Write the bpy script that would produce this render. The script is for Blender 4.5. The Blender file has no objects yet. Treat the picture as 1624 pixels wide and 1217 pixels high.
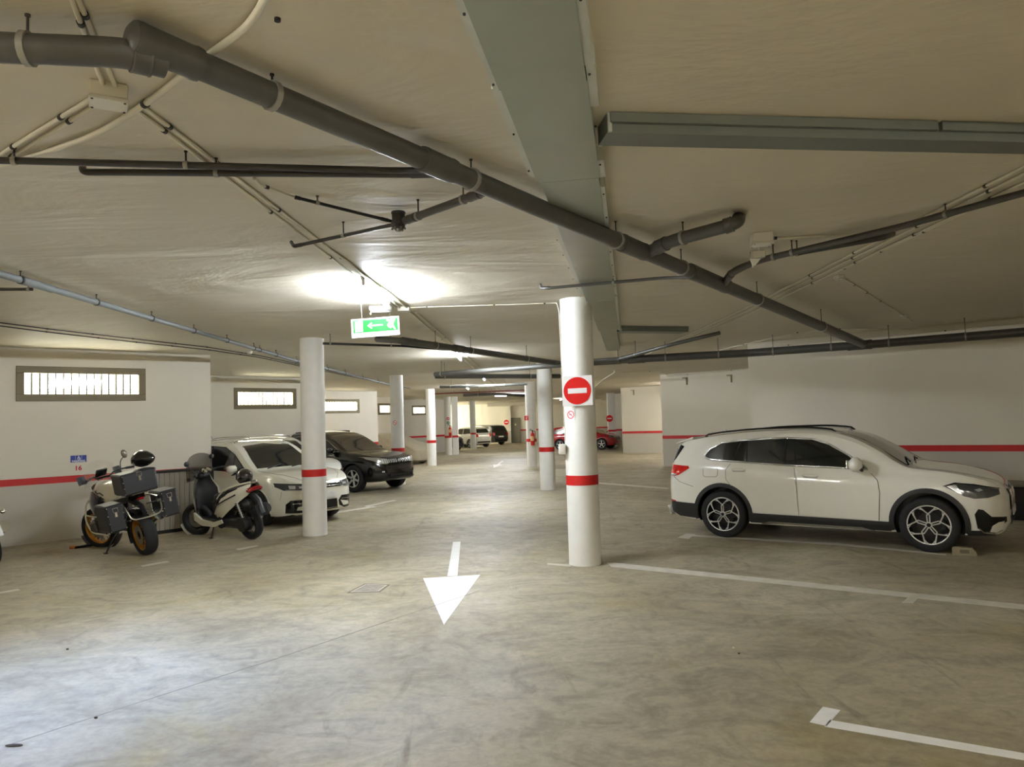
import bpy, bmesh, math, random
import numpy as np
from mathutils import Vector, Matrix
from mathutils.bvhtree import BVHTree
from mathutils.geometry import tessellate_polygon

S = bpy.context.scene
COL = S.collection
R = math.radians
random.seed(7)

# ------------------------------------------------------------------ camera
F_PX, PITCH, ROLL, CAM_H = 1141.3, 0.05266, -0.03283, 1.82
CX, CY = 812.0, 608.5
_fw = Vector((0, math.cos(PITCH), math.sin(PITCH)))
_up0 = Vector((0, -math.sin(PITCH), math.cos(PITCH)))
_rt0 = Vector((1, 0, 0))
_rt = math.cos(ROLL) * _rt0 + math.sin(ROLL) * _up0
_up = -math.sin(ROLL) * _rt0 + math.cos(ROLL) * _up0
cam_data = bpy.data.cameras.new('camera')
cam = bpy.data.objects.new('camera', cam_data)
COL.objects.link(cam)
cam.matrix_world = Matrix(((_rt.x, _up.x, -_fw.x, 0), (_rt.y, _up.y, -_fw.y, 0),
                           (_rt.z, _up.z, -_fw.z, CAM_H), (0, 0, 0, 1)))
cam_data.sensor_fit = 'HORIZONTAL'
cam_data.sensor_width = 36.0
cam_data.lens = 36.0 * F_PX / 1624.0
cam_data.clip_end = 300
S.camera = cam

# ------------------------------------------------------------------ colour management, world
S.view_settings.view_transform = 'Standard'
S.view_settings.look = 'None'
S.view_settings.gamma = 1.0
S.view_settings.use_curve_mapping = False
S.view_settings.exposure = 1.15
WORLD_STRENGTH = 13.0
PATCH_W = 72.0
LAMP_W = 1.0          # multiplies every ceiling lamp
w = bpy.data.worlds.new('daylight')
S.world = w
w.use_nodes = True
bg = w.node_tree.nodes['Background']
bg.inputs['Color'].default_value = (1.0, 0.92, 0.76, 1)
bg.inputs['Strength'].default_value = WORLD_STRENGTH
S.cycles.max_bounces = 8
S.cycles.diffuse_bounces = 5
S.cycles.glossy_bounces = 4
S.cycles.sample_clamp_indirect = 6.0

CEIL = 3.36


def px_ray(x, y):
    return _fw + _rt * ((x - CX) / F_PX) - _up * ((y - CY) / F_PX)


def at(x, y, z):
    """point of the horizontal plane at height z seen at photo pixel x, y"""
    d = px_ray(x, y)
    t = (z - CAM_H) / d.z
    return Vector((0, 0, CAM_H)) + d * t


def onwall(x, y, P, Q):
    """point of the vertical plane through P and Q seen at photo pixel x, y"""
    d = px_ray(x, y)
    n = Vector((-(Q[1] - P[1]), Q[0] - P[0]))
    t = (n.x * P[0] + n.y * P[1]) / (n.x * d.x + n.y * d.y)
    return Vector((0, 0, CAM_H)) + d * t


# ------------------------------------------------------------------ materials
def lin(c):
    out = []
    for v in c:
        v = v / 255.0
        out.append(v / 12.92 if v <= 0.04045 else ((v + 0.055) / 1.055) ** 2.4)
    return (out[0], out[1], out[2], 1.0)


MATS = {}


def mat(name, rgb, rough=0.5, metal=0.0, coat=0.0, noise=0.0, nscale=8.0, bump=0.0, bscale=60.0, emit=None, estr=0.0, spec=0.5):
    if name in MATS:
        return MATS[name]
    m = bpy.data.materials.new(name)
    m.use_nodes = True
    nt = m.node_tree
    b = nt.nodes['Principled BSDF']
    col = lin(rgb)
    b.inputs['Base Color'].default_value = col
    b.inputs['Roughness'].default_value = rough
    b.inputs['Metallic'].default_value = metal
    b.inputs['Specular IOR Level'].default_value = spec
    if coat:
        b.inputs['Coat Weight'].default_value = coat
        b.inputs['Coat Roughness'].default_value = 0.04
    tc = nt.nodes.new('ShaderNodeTexCoord')
    n = nt.nodes.new('ShaderNodeTexNoise')
    n.inputs['Scale'].default_value = nscale
    n.inputs['Detail'].default_value = 5
    nt.links.new(tc.outputs['Object'], n.inputs['Vector'])
    mr = nt.nodes.new('ShaderNodeMapRange')
    mr.inputs['From Min'].default_value = 0.3
    mr.inputs['From Max'].default_value = 0.7
    mr.inputs['To Min'].default_value = 1 - max(noise, 0.015)
    mr.inputs['To Max'].default_value = 1 + max(noise, 0.015)
    nt.links.new(n.outputs['Fac'], mr.inputs['Value'])
    vm = nt.nodes.new('ShaderNodeVectorMath')
    vm.operation = 'SCALE'
    vm.inputs[0].default_value = col[:3]
    nt.links.new(mr.outputs['Result'], vm.inputs['Scale'])
    nt.links.new(vm.outputs['Vector'], b.inputs['Base Color'])
    if bump:
        n2 = nt.nodes.new('ShaderNodeTexNoise')
        n2.inputs['Scale'].default_value = bscale
        n2.inputs['Detail'].default_value = 4
        nt.links.new(tc.outputs['Object'], n2.inputs['Vector'])
        bp = nt.nodes.new('ShaderNodeBump')
        bp.inputs['Strength'].default_value = bump
        bp.inputs['Distance'].default_value = 0.01
        nt.links.new(n2.outputs['Fac'], bp.inputs['Height'])
        nt.links.new(bp.outputs['Normal'], b.inputs['Normal'])
    if emit:
        b.inputs['Emission Color'].default_value = lin(emit)
        b.inputs['Emission Strength'].default_value = estr
    MATS[name] = m
    return m


def glass_mat(name, rgb, alpha, rough=0.03):
    if name in MATS:
        return MATS[name]
    m = bpy.data.materials.new(name)
    m.use_nodes = True
    nt = m.node_tree
    b = nt.nodes['Principled BSDF']
    b.inputs['Base Color'].default_value = lin(rgb)
    b.inputs['Roughness'].default_value = rough
    b.inputs['Alpha'].default_value = alpha
    MATS[name] = m
    return m


# ------------------------------------------------------------------ mesh builder
def frame_from(d):
    d = Vector(d).normalized()
    a = Vector((0, 0, 1)) if abs(d.z) < 0.9 else Vector((1, 0, 0))
    u = d.cross(a).normalized()
    v = u.cross(d).normalized()
    return u, v, d


class MB:
    def __init__(self):
        self.v = []
        self.f = []
        self.mi = []
        self.cur = 0

    def add(self, vs, fs):
        o = len(self.v)
        self.v += [Vector(p) for p in vs]
        self.f += [[i + o for i in f] for f in fs]
        self.mi += [self.cur] * len(fs)
        return self

    def box(self, c, s, rot=None):
        x, y, z = s[0] / 2, s[1] / 2, s[2] / 2
        vs = [Vector((i * x, j * y, k * z)) for i in (-1, 1) for j in (-1, 1) for k in (-1, 1)]
        if rot is not None:
            vs = [rot @ p for p in vs]
        vs = [p + Vector(c) for p in vs]
        return self.add(vs, [[0, 1, 3, 2], [4, 6, 7, 5], [0, 4, 5, 1], [2, 3, 7, 6], [0, 2, 6, 4], [1, 5, 7, 3]])

    def bbox(self, c, s, b=0.01, rot=None):
        """box with bevelled edges"""
        x, y, z = s[0] / 2, s[1] / 2, s[2] / 2
        b = min(b, x * .9, y * .9, z * .9)
        vs, idx = [], {}
        for i in (-1, 1):
            for j in (-1, 1):
                for k in (-1, 1):
                    for a in range(3):
                        p = [i * (x - b), j * (y - b), k * (z - b)]
                        p[a] = (i * x, j * y, k * z)[a]
                        idx[(i, j, k, a)] = len(vs)
                        vs.append(Vector(p))
        fs = []
        q = (-1, 1)
        for s_ in q:
            fs.append([idx[(s_, j, k, 0)] for j, k in ((-1, -1), (1, -1), (1, 1), (-1, 1))][::s_])
            fs.append([idx[(i, s_, k, 1)] for i, k in ((-1, -1), (-1, 1), (1, 1), (1, -1))][::s_])
            fs.append([idx[(i, j, s_, 2)] for i, j in ((-1, -1), (1, -1), (1, 1), (-1, 1))][::s_])
        for i in q:
            for j in q:
                f = [idx[(i, j, -1, 0)], idx[(i, j, -1, 1)], idx[(i, j, 1, 1)], idx[(i, j, 1, 0)]]
                fs.append(f if i * j < 0 else f[::-1])
        for i in q:
            for k in q:
                f = [idx[(i, -1, k, 0)], idx[(i, 1, k, 0)], idx[(i, 1, k, 2)], idx[(i, -1, k, 2)]]
                fs.append(f if i * k > 0 else f[::-1])
        for j in q:
            for k in q:
                f = [idx[(-1, j, k, 1)], idx[(-1, j, k, 2)], idx[(1, j, k, 2)], idx[(1, j, k, 1)]]
                fs.append(f if j * k > 0 else f[::-1])
        for i in q:
            for j in q:
                for k in q:
                    f = [idx[(i, j, k, 0)], idx[(i, j, k, 1)], idx[(i, j, k, 2)]]
                    fs.append(f if i * j * k > 0 else f[::-1])
        if rot is not None:
            vs = [rot @ p for p in vs]
        return self.add([p + Vector(c) for p in vs], fs)

    def cyl(self, a, b, r0, r1=None, n=16, caps=True):
        r1 = r0 if r1 is None else r1
        a, b = Vector(a), Vector(b)
        u, v, d = frame_from(b - a)
        vs = []
        for p, r in ((a, r0), (b, r1)):
            for i in range(n):
                t = 2 * math.pi * i / n
                vs.append(p + u * (r * math.cos(t)) + v * (r * math.sin(t)))
        fs = [[i, i + n, (i + 1) % n + n, (i + 1) % n] for i in range(n)]
        if caps:
            fs += [list(range(n)), list(range(2 * n - 1, n - 1, -1))]
        return self.add(vs, fs)

    def tube(self, pts, r, n=8, closed=False, caps=True):
        """bent tube through points (parallel transport); r a number or a list"""
        P = [Vector(p) for p in pts]
        m = len(P)
        rs = r if isinstance(r, (list, tuple)) else [r] * m
        T = []
        for i in range(m):
            if closed:
                d = (P[(i + 1) % m] - P[i - 1])
            else:
                d = (P[min(i + 1, m - 1)] - P[max(i - 1, 0)])
            T.append(d.normalized())
        u, v, _ = frame_from(T[0])
        vs = []
        for i in range(m):
            if i:
                ax = T[i - 1].cross(T[i])
                if ax.length > 1e-7:
                    q = Matrix.Rotation(T[i - 1].angle(T[i]), 3, ax.normalized())
                    u = q @ u
                    v = q @ v
            k = 1.0
            if 0 < i < m - 1 or closed:
                a = (P[i] - P[i - 1]).normalized()
                c = max(0.35, a.dot(T[i]))
                k = 1.0 / c if c < 0.999 else 1.0
                k = min(k, 1.5)
            for j in range(n):
                t = 2 * math.pi * j / n
                vs.append(P[i] + (u * math.cos(t) + v * math.sin(t)) * rs[i])
        fs = []
        for i in range(m if closed else m - 1):
            i2 = (i + 1) % m
            for j in range(n):
                j2 = (j + 1) % n
                fs.append([i * n + j, i * n + j2, i2 * n + j2, i2 * n + j][::-1])
        if caps and not closed:
            fs += [list(range(n)), list(range(m * n - 1, (m - 1) * n - 1, -1))]
        return self.add(vs, fs)

    def lathe(self, prof, c=(0, 0, 0), axis=(0, 0, 1), n=24, arc=None, close=False):
        """prof: list of (radius, height along axis)"""
        u, v, d = frame_from(axis)
        c = Vector(c)
        vs, fs = [], []
        m = len(prof)
        seg = n if arc is None else n + 1
        for i in range(seg):
            t = 2 * math.pi * i / n if arc is None else arc[0] + (arc[1] - arc[0]) * i / n
            for r, h in prof:
                vs.append(c + (u * math.cos(t) + v * math.sin(t)) * r + d * h)
        for i in range(n):
            i2 = (i + 1) % n if arc is None else i + 1
            for j in range(m - 1):
                fs.append([i * m + j, i2 * m + j, i2 * m + j + 1, i * m + j + 1])
            if close:
                fs.append([i * m + m - 1, i2 * m + m - 1, i2 * m, i * m])
        return self.add(vs, fs)

    def ell(self, c, s, nu=16, nv=10, rot=None, zmin=-1.0):
        vs, fs = [], []
        for j in range(nv + 1):
            ph = -math.pi / 2 + math.pi * j / nv
            zz = max(math.sin(ph), zmin)
            rr = math.cos(ph) if math.sin(ph) >= zmin else math.sqrt(max(0, 1 - zmin * zmin))
            for i in range(nu):
                t = 2 * math.pi * i / nu
                p = Vector((rr * math.cos(t) * s[0], rr * math.sin(t) * s[1], zz * s[2]))
                if rot is not None:
                    p = rot @ p
                vs.append(p + Vector(c))
        for j in range(nv):
            for i in range(nu):
                i2 = (i + 1) % nu
                fs.append([j * nu + i, j * nu + i2, (j + 1) * nu + i2, (j + 1) * nu + i])
        return self.add(vs, fs)

    def prism(self, poly, o, u, v, d):
        """2-D polygon (counter-clockwise in u, v) at origin o, extruded by vector d"""
        o, u, v, d = Vector(o), Vector(u), Vector(v), Vector(d)
        n = len(poly)
        A = [o + u * p[0] + v * p[1] for p in poly]
        B = [p + d for p in A]
        fs = [[i, (i + 1) % n, (i + 1) % n + n, i + n] for i in range(n)]
        tri = tessellate_polygon([[Vector((p[0], p[1], 0)) for p in poly]])
        fs += [list(t)[::-1] for t in tri] + [[i + n for i in t] for t in tri]
        return self.add(A + B, fs)

    def grid(self, G, flip=False):
        """G rows of points -> quads"""
        a, b = len(G), len(G[0])
        vs = [p for row in G for p in row]
        fs = []
        for i in range(a - 1):
            for j in range(b - 1):
                f = [i * b + j, (i + 1) * b + j, (i + 1) * b + j + 1, i * b + j + 1]
                fs.append(f[::-1] if flip else f)
        return self.add(vs, fs)

    def build(self, name, m, parent=None, smooth=40, world=False, fix=True):
        vs = self.v
        if world and parent is not None:
            inv = root_matrix(parent).inverted()
            vs = [inv @ p for p in vs]
        me = bpy.data.meshes.new(name)
        me.from_pydata([tuple(p) for p in vs], [], self.f)
        ms = m if isinstance(m, (list, tuple)) else [m]
        for q in ms:
            me.materials.append(q)
        if len(ms) > 1:
            me.polygons.foreach_set('material_index', self.mi)
        if fix:
            bm = bmesh.new()
            bm.from_mesh(me)
            bmesh.ops.recalc_face_normals(bm, faces=bm.faces)
            bm.to_mesh(me)
            bm.free()
        if smooth:
            me.polygons.foreach_set('use_smooth', [True] * len(me.polygons))
            me.set_sharp_from_angle(angle=R(smooth))
        me.update()
        o = bpy.data.objects.new(name, me)
        COL.objects.link(o)
        if parent is not None:
            o.parent = parent
        return o


ROOTM = {}


def root_matrix(o):
    M = ROOTM.get(o.name, Matrix.Identity(4))
    if o.parent is not None:
        return root_matrix(o.parent) @ M
    return M


def tag(o, label=None, cat=None, group=None, kind=None):
    if label:
        o['label'] = label
    if cat:
        o['category'] = cat
    if group:
        o['group'] = group
    if kind:
        o['kind'] = kind
    return o


def thing(name, label, cat, loc=(0, 0, 0), rz=0.0, group=None, lean=0.0, kind=None):
    o = bpy.data.objects.new(name, None)
    COL.objects.link(o)
    o.empty_display_size = 0.1
    M = Matrix.Translation(Vector(loc)) @ Matrix.Rotation(rz, 4, 'Z') @ Matrix.Rotation(lean, 4, 'X')
    o.matrix_world = M
    ROOTM[o.name] = M
    return tag(o, label, cat, group, kind)


def struct(o, label=None):
    o['kind'] = 'structure'
    if label:
        o['label'] = label
    return o


def dup(root, loc, rz=0.0, label=None, group=None):
    r = root.copy()
    COL.objects.link(r)
    M = Matrix.Translation(Vector(loc)) @ Matrix.Rotation(rz, 4, 'Z')
    r.matrix_world = M
    ROOTM[r.name] = M
    if label:
        r['label'] = label
    if group:
        r['group'] = group
    for ch in list(root.children):
        c = ch.copy()
        COL.objects.link(c)
        c.parent = r
        for g in ch.children:
            d = g.copy()
            COL.objects.link(d)
            d.parent = c
    return r


def smooth_path(pts, rad=0.1, n=5):
    """round the corners of a polyline"""
    P = [Vector(p) for p in pts]
    out = [P[0]]
    for i in range(1, len(P) - 1):
        a, b, c = P[i - 1], P[i], P[i + 1]
        k = min(rad, (a - b).length * .45, (c - b).length * .45)
        s = b + (a - b).normalized() * k
        e = b + (c - b).normalized() * k
        for j in range(n + 1):
            t = j / n
            out.append(s * (1 - t) ** 2 + b * 2 * t * (1 - t) + e * t * t)
    out.append(P[-1])
    return out


def text_mesh(body, size, name, m, parent, M, align='CENTER', bold=0.0, depth=0.002):
    cu = bpy.data.curves.new('t', 'FONT')
    cu.body = body
    cu.size = size
    cu.align_x = align
    cu.align_y = 'CENTER'
    cu.extrude = depth
    cu.offset = bold
    cu.resolution_u = 3
    o = bpy.data.objects.new('t', cu)
    COL.objects.link(o)
    dg = bpy.context.evaluated_depsgraph_get()
    me = bpy.data.meshes.new_from_object(o.evaluated_get(dg))
    bpy.data.objects.remove(o)
    bpy.data.curves.remove(cu)
    me.transform(M)
    me.name = name
    me.materials.clear()
    me.materials.append(m)
    t = bpy.data.objects.new(name, me)
    COL.objects.link(t)
    if parent is not None:
        t.parent = parent
    return t


def plane_m(o, u, v):
    """matrix whose x axis is u, y axis is v, z axis their cross product"""
    u, v = Vector(u).normalized(), Vector(v).normalized()
    n = u.cross(v)
    return Matrix(((u.x, v.x, n.x, o[0]), (u.y, v.y, n.y, o[1]), (u.z, v.z, n.z, o[2]), (0, 0, 0, 1)))

# ------------------------------------------------------------------ special materials
def wall_paint():
    m = mat('wall_paint', (226, 220, 204), 0.75, noise=0.02, nscale=1.2, bump=0.15, bscale=45)
    nt = m.node_tree
    b = nt.nodes['Principled BSDF']
    src = b.inputs['Base Color'].links[0].from_socket
    g = nt.nodes.new('ShaderNodeNewGeometry')
    sx = nt.nodes.new('ShaderNodeSeparateXYZ')
    nt.links.new(g.outputs['Position'], sx.inputs[0])
    mt = nt.nodes.new('ShaderNodeMath')
    mt.operation = 'LESS_THAN'
    mt.inputs[1].default_value = 1.03
    nt.links.new(sx.outputs['Z'], mt.inputs[0])
    mx = nt.nodes.new('ShaderNodeMix')
    mx.data_type = 'RGBA'
    mx.inputs[7].default_value = lin((196, 191, 178))
    nt.links.new(mt.outputs[0], mx.inputs[0])
    nt.links.new(src, mx.inputs[6])
    # scuffs: faint dirty drifts
    nt.links.new(mx.outputs[2], b.inputs['Base Color'])
    return m


def ceiling_paint():
    m = bpy.data.materials.new('ceiling_plaster')
    m.use_nodes = True
    nt = m.node_tree
    N = nt.nodes
    b = N['Principled BSDF']
    b.inputs['Roughness'].default_value = 0.62
    b.inputs['Specular IOR Level'].default_value = 0.3
    g = N.new('ShaderNodeNewGeometry')
    mp = N.new('ShaderNodeMapping')
    mp.inputs['Rotation'].default_value = (0, 0, R(-38))
    mp.inputs['Scale'].default_value = (0.55, 1.2, 1)
    nt.links.new(g.outputs['Position'], mp.inputs['Vector'])
    n1 = N.new('ShaderNodeTexNoise')
    n1.inputs['Scale'].default_value = 1.1
    n1.inputs['Detail'].default_value = 5
    n1.inputs['Roughness'].default_value = 0.55
    n1.inputs['Distortion'].default_value = 0.6
    nt.links.new(mp.outputs['Vector'], n1.inputs['Vector'])
    bp = N.new('ShaderNodeBump')
    bp.inputs['Strength'].default_value = 0.8
    bp.inputs['Distance'].default_value = 0.06
    nt.links.new(n1.outputs['Fac'], bp.inputs['Height'])
    n2 = N.new('ShaderNodeTexNoise')
    n2.inputs['Scale'].default_value = 90
    n2.inputs['Detail'].default_value = 3
    nt.links.new(g.outputs['Position'], n2.inputs['Vector'])
    bp2 = N.new('ShaderNodeBump')
    bp2.inputs['Strength'].default_value = 0.12
    bp2.inputs['Distance'].default_value = 0.004
    nt.links.new(n2.outputs['Fac'], bp2.inputs['Height'])
    nt.links.new(bp.outputs['Normal'], bp2.inputs['Normal'])
    nt.links.new(bp2.outputs['Normal'], b.inputs['Normal'])
    n3 = N.new('ShaderNodeTexNoise')
    n3.inputs['Scale'].default_value = 0.5
    n3.inputs['Detail'].default_value = 4
    nt.links.new(g.outputs['Position'], n3.inputs['Vector'])
    rp = N.new('ShaderNodeValToRGB')
    rp.color_ramp.elements[0].position = 0.3
    rp.color_ramp.elements[0].color = lin((208, 201, 183))
    rp.color_ramp.elements[1].position = 0.7
    rp.color_ramp.elements[1].color = lin((217, 210, 193))
    nt.links.new(n3.outputs['Fac'], rp.inputs['Fac'])
    nt.links.new(rp.outputs['Color'], b.inputs['Base Color'])
    return m


def floor_concrete():
    m = bpy.data.materials.new('polished_concrete')
    m.use_nodes = True
    nt = m.node_tree
    N = nt.nodes
    L = nt.links.new
    b = N['Principled BSDF']
    g = N.new('ShaderNodeNewGeometry')

    def noise(scale, detail=6, rough=0.6, dist=0.0, vec=None):
        n = N.new('ShaderNodeTexNoise')
        n.inputs['Scale'].default_value = scale
        n.inputs['Detail'].default_value = detail
        n.inputs['Roughness'].default_value = rough
        n.inputs['Distortion'].default_value = dist
        L((vec or g.outputs['Position']), n.inputs['Vector'])
        return n.outputs['Fac']

    def ramp(fac, stops):
        r = N.new('ShaderNodeValToRGB')
        while len(r.color_ramp.elements) < len(stops):
            r.color_ramp.elements.new(0.5)
        for e, (p, c) in zip(r.color_ramp.elements, stops):
            e.position = p
            e.color = c if len(c) == 4 else lin(c)
        L(fac, r.inputs['Fac'])
        return r.outputs['Color']

    def mul(a, c, f=1.0, op='MULTIPLY'):
        x = N.new('ShaderNodeMix')
        x.data_type = 'RGBA'
        x.blend_type = op
        x.inputs[0].default_value = f
        L(a, x.inputs[6])
        L(c, x.inputs[7])
        return x.outputs[2]

    big = ramp(noise(0.45, 7, 0.62, 0.8), [(0.3, (160, 149, 124)), (0.5, (181, 171, 145)), (0.72, (201, 192, 167))])
    mp = N.new('ShaderNodeMapping')
    mp.inputs['Scale'].default_value = (1.0, 1.35, 1)
    mp.inputs['Rotation'].default_value = (0, 0, R(35))
    L(g.outputs['Position'], mp.inputs['Vector'])
    swirl = ramp(noise(1.7, 8, 0.66, 2.2, mp.outputs['Vector']), [(0.3, (205, 205, 205)), (0.55, (248, 248, 246)), (0.75, (255, 255, 255))])
    col = mul(big, swirl)
    fine = ramp(noise(16, 6, 0.7, 0.4), [(0.3, (226, 226, 226)), (0.65, (255, 255, 255))])
    col = mul(col, fine)
    yel = ramp(noise(0.8, 5, 0.6, 0.5), [(0.55, (255, 255, 255)), (0.75, (246, 240, 205))])
    col = mul(col, yel)
    # dark tyre smudges and dried puddle rims
    mp2 = N.new('ShaderNodeMapping')
    mp2.inputs['Scale'].default_value = (2.0, 0.5, 1)
    mp2.inputs['Rotation'].default_value = (0, 0, R(-20))
    L(g.outputs['Position'], mp2.inputs['Vector'])
    tyre = ramp(noise(1.3, 6, 0.7, 1.0, mp2.outputs['Vector']), [(0.60, (255, 255, 255)), (0.78, (176, 172, 166))])
    col = mul(col, tyre)
    # sawn joints, one of them crossing the foreground
    L(col, b.inputs['Base Color'])
    rr = N.new('ShaderNodeMapRange')
    rr.inputs['From Min'].default_value = 0.3
    rr.inputs['From Max'].default_value = 0.7
    rr.inputs['To Min'].default_value = 0.42
    rr.inputs['To Max'].default_value = 0.66
    L(noise(1.1, 7, 0.65, 1.2), rr.inputs['Value'])
    L(rr.outputs['Result'], b.inputs['Roughness'])
    b.inputs['Specular IOR Level'].default_value = 0.5
    bp = N.new('ShaderNodeBump')
    bp.inputs['Strength'].default_value = 0.10
    bp.inputs['Distance'].default_value = 0.01
    L(noise(22, 6, 0.6, 0.5), bp.inputs['Height'])
    L(bp.outputs['Normal'], b.inputs['Normal'])
    return m


def pane_mat():
    m = bpy.data.materials.new('window_glass')
    m.use_nodes = True
    nt = m.node_tree
    nt.nodes.remove(nt.nodes['Principled BSDF'])
    t = nt.nodes.new('ShaderNodeBsdfTransparent')
    t.inputs['Color'].default_value = (0.93, 0.95, 0.93, 1)
    g = nt.nodes.new('ShaderNodeBsdfGlossy')
    g.inputs['Roughness'].default_value = 0.05
    x = nt.nodes.new('ShaderNodeMixShader')
    x.inputs['Fac'].default_value = 0.05
    nt.links.new(t.outputs[0], x.inputs[1])
    nt.links.new(g.outputs[0], x.inputs[2])
    nt.links.new(x.outputs[0], nt.nodes['Material Output'].inputs['Surface'])
    return m


M_WALL = wall_paint()
M_CEIL = ceiling_paint()
M_FLOOR = floor_concrete()
M_PANE = pane_mat()
M_RED = mat('red_stripe_paint', (196, 22, 20), 0.5, noise=0.04, nscale=20)
M_FRAME = mat('taupe_window_metal', (118, 108, 82), 0.5, 0.2)
M_BAR = mat('dark_bar_metal', (70, 66, 56), 0.5, 0.3)
M_PVC = mat('dark_grey_pvc', (76, 75, 70), 0.42, noise=0.08, nscale=14)
M_PVCD = mat('darker_grey_pvc', (54, 52, 48), 0.45, noise=0.08, nscale=14)
M_PVCL = mat('pale_grey_pvc', (106, 110, 108), 0.42, noise=0.05, nscale=14)
M_BLACK = mat('black_pipe_plastic', (22, 21, 20), 0.45)
M_CONDUIT = mat('cream_conduit', (218, 212, 192), 0.35, noise=0.03)
M_GALV = mat('galvanised_sheet', (161, 168, 156), 0.38, 0.55, noise=0.06, nscale=2.5)
M_GALV2 = mat('galvanised_flange', (204, 208, 200), 0.42, 0.5, noise=0.05, nscale=5)
M_STEEL = mat('zinc_steel', (150, 148, 140), 0.4, 0.8)
M_RODM = mat('dark_rod_steel', (72, 68, 60), 0.5, 0.6)
M_WPLAST = mat('white_plastic', (226, 224, 214), 0.4)
M_MARK = mat('white_road_paint', (240, 240, 234), 0.55, noise=0.05, nscale=9)
M_COLW = mat('column_white_paint', (232, 231, 224), 0.6, noise=0.025, nscale=6, bump=0.12, bscale=40)

# ------------------------------------------------------------------ setting: floor plan
def isect(P, d, Q, e):
    den = d[0] * e[1] - d[1] * e[0]
    t = ((Q[0] - P[0]) * e[1] - (Q[1] - P[1]) * e[0]) / den
    return (P[0] + d[0] * t, P[1] + d[1] * t)


def ray_hit(px, P, d):
    r = px_ray(px, 640)
    return isect((0, 0), (r.x, r.y), P, d)


dL = (math.cos(R(47)), math.sin(R(47)))
dN = (-math.sin(R(47)), math.cos(R(47)))      # return faces on the left
dN0 = (-math.sin(R(42)), math.cos(R(42)))
dR = (math.cos(R(-38.8)), math.sin(R(-38.8)))
dRn = (math.sin(R(38.8)), math.cos(R(38.8)))   # return faces on the right
# left saw-tooth wall: near piece first
l1d = (math.cos(R(42)), math.sin(R(42)))
LW = (-6.06, 14.44)
L = [(LW[0] - 9 * l1d[0], LW[1] - 9 * l1d[1]), LW]
for P0, px in (((-7.35, 20.95), 497), ((-6.95, 30.9), 598.5), ((-6.85, 38.1), 634), ((-5.85, 44.8), 706)):
    s = isect(L[-1], dN0 if len(L) == 2 else dN, P0, dL)
    e = ray_hit(px, P0, dL)
    L += [s, e]
L += [isect(L[-1], dN, (-7.5, 61), (0, 1)), (-7.5, 61.0)]
# right saw-tooth wall, near piece first
R3c = (5.175, 15.69)
RW = [(R3c[0] + 12 * dR[0], R3c[1] + 12 * dR[1]), R3c]
for P0, px in (((6.0, 26.0), 1048.5), ((6.3, 36.6), 985), ((6.6, 45.6), 971.5)):
    s = isect(RW[-1], dRn, P0, dR)
    e = ray_hit(px, P0, dR)
    RW += [s, e]
RW += [(12.0, 55.0), (12.0, 61.0)]
BACK_Y = -7.0
outline = [(L[0][0], BACK_Y)] + L + RW[::-1] + [(RW[0][0], BACK_Y)]


def slab(name, z0, z1, m):
    o = 0.25
    poly = outline
    b = MB()
    b.prism(poly[::-1], (0, 0, z0), (1, 0, 0), (0, 1, 0), (0, 0, z1 - z0))
    return struct(b.build(name, m, smooth=0))


floor_o = slab('floor', -0.2, 0.0, M_FLOOR)
floor_o['label'] = 'worn polished concrete garage floor'
ceil_o = slab('ceiling', CEIL, CEIL + 0.3, M_CEIL)


def wall(name, P, Q, openings=(), band=True, th=0.25, t0=0.0, t1=0.0):
    """box wall from P to Q; the room lies to the right of P->Q"""
    P, Q = Vector((P[0], P[1], 0)), Vector((Q[0], Q[1], 0))
    u = (Q - P).normalized()
    out = Vector((-u.y, u.x, 0))
    P = P + u * t0
    Q = Q - u * t1
    ln = (Q - P).length
    b = MB()
    rot = Matrix((u, out, Vector((0, 0, 1)))).transposed()

    def piece(s0, s1, z0, z1):
        if s1 - s0 > 1e-4 and z1 - z0 > 1e-4:
            b.box(P + u * ((s0 + s1) / 2) + out * (th / 2) + Vector((0, 0, (z0 + z1) / 2)), (s1 - s0, th, z1 - z0), rot)
    cur = 0
    for s0, s1, z0, z1 in sorted(openings):
        piece(cur, s0, 0, CEIL)
        piece(s0, s1, 0, z0)
        piece(s0, s1, z1, CEIL)
        cur = s1
    piece(cur, ln, 0, CEIL)
    w_ = struct(b.build(name, M_WALL, smooth=0))
    if band:
        b = MB()
        cur = 0
        for s0, s1, z0, z1 in sorted(openings) + [(ln, ln, 0, 9)]:
            if z0 < 1.0:
                b.box(P + u * ((cur + s0) / 2) - out * 0.002 + Vector((0, 0, 1.06)), (s0 - cur, 0.006, 0.115), rot)
                cur = s1
        r = b.build('red_stripe', M_RED, w_, smooth=0)
        r['label'] = 'red painted stripe along the wall'
    return w_, P, u, out, rot


NWIN = [0]


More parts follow.
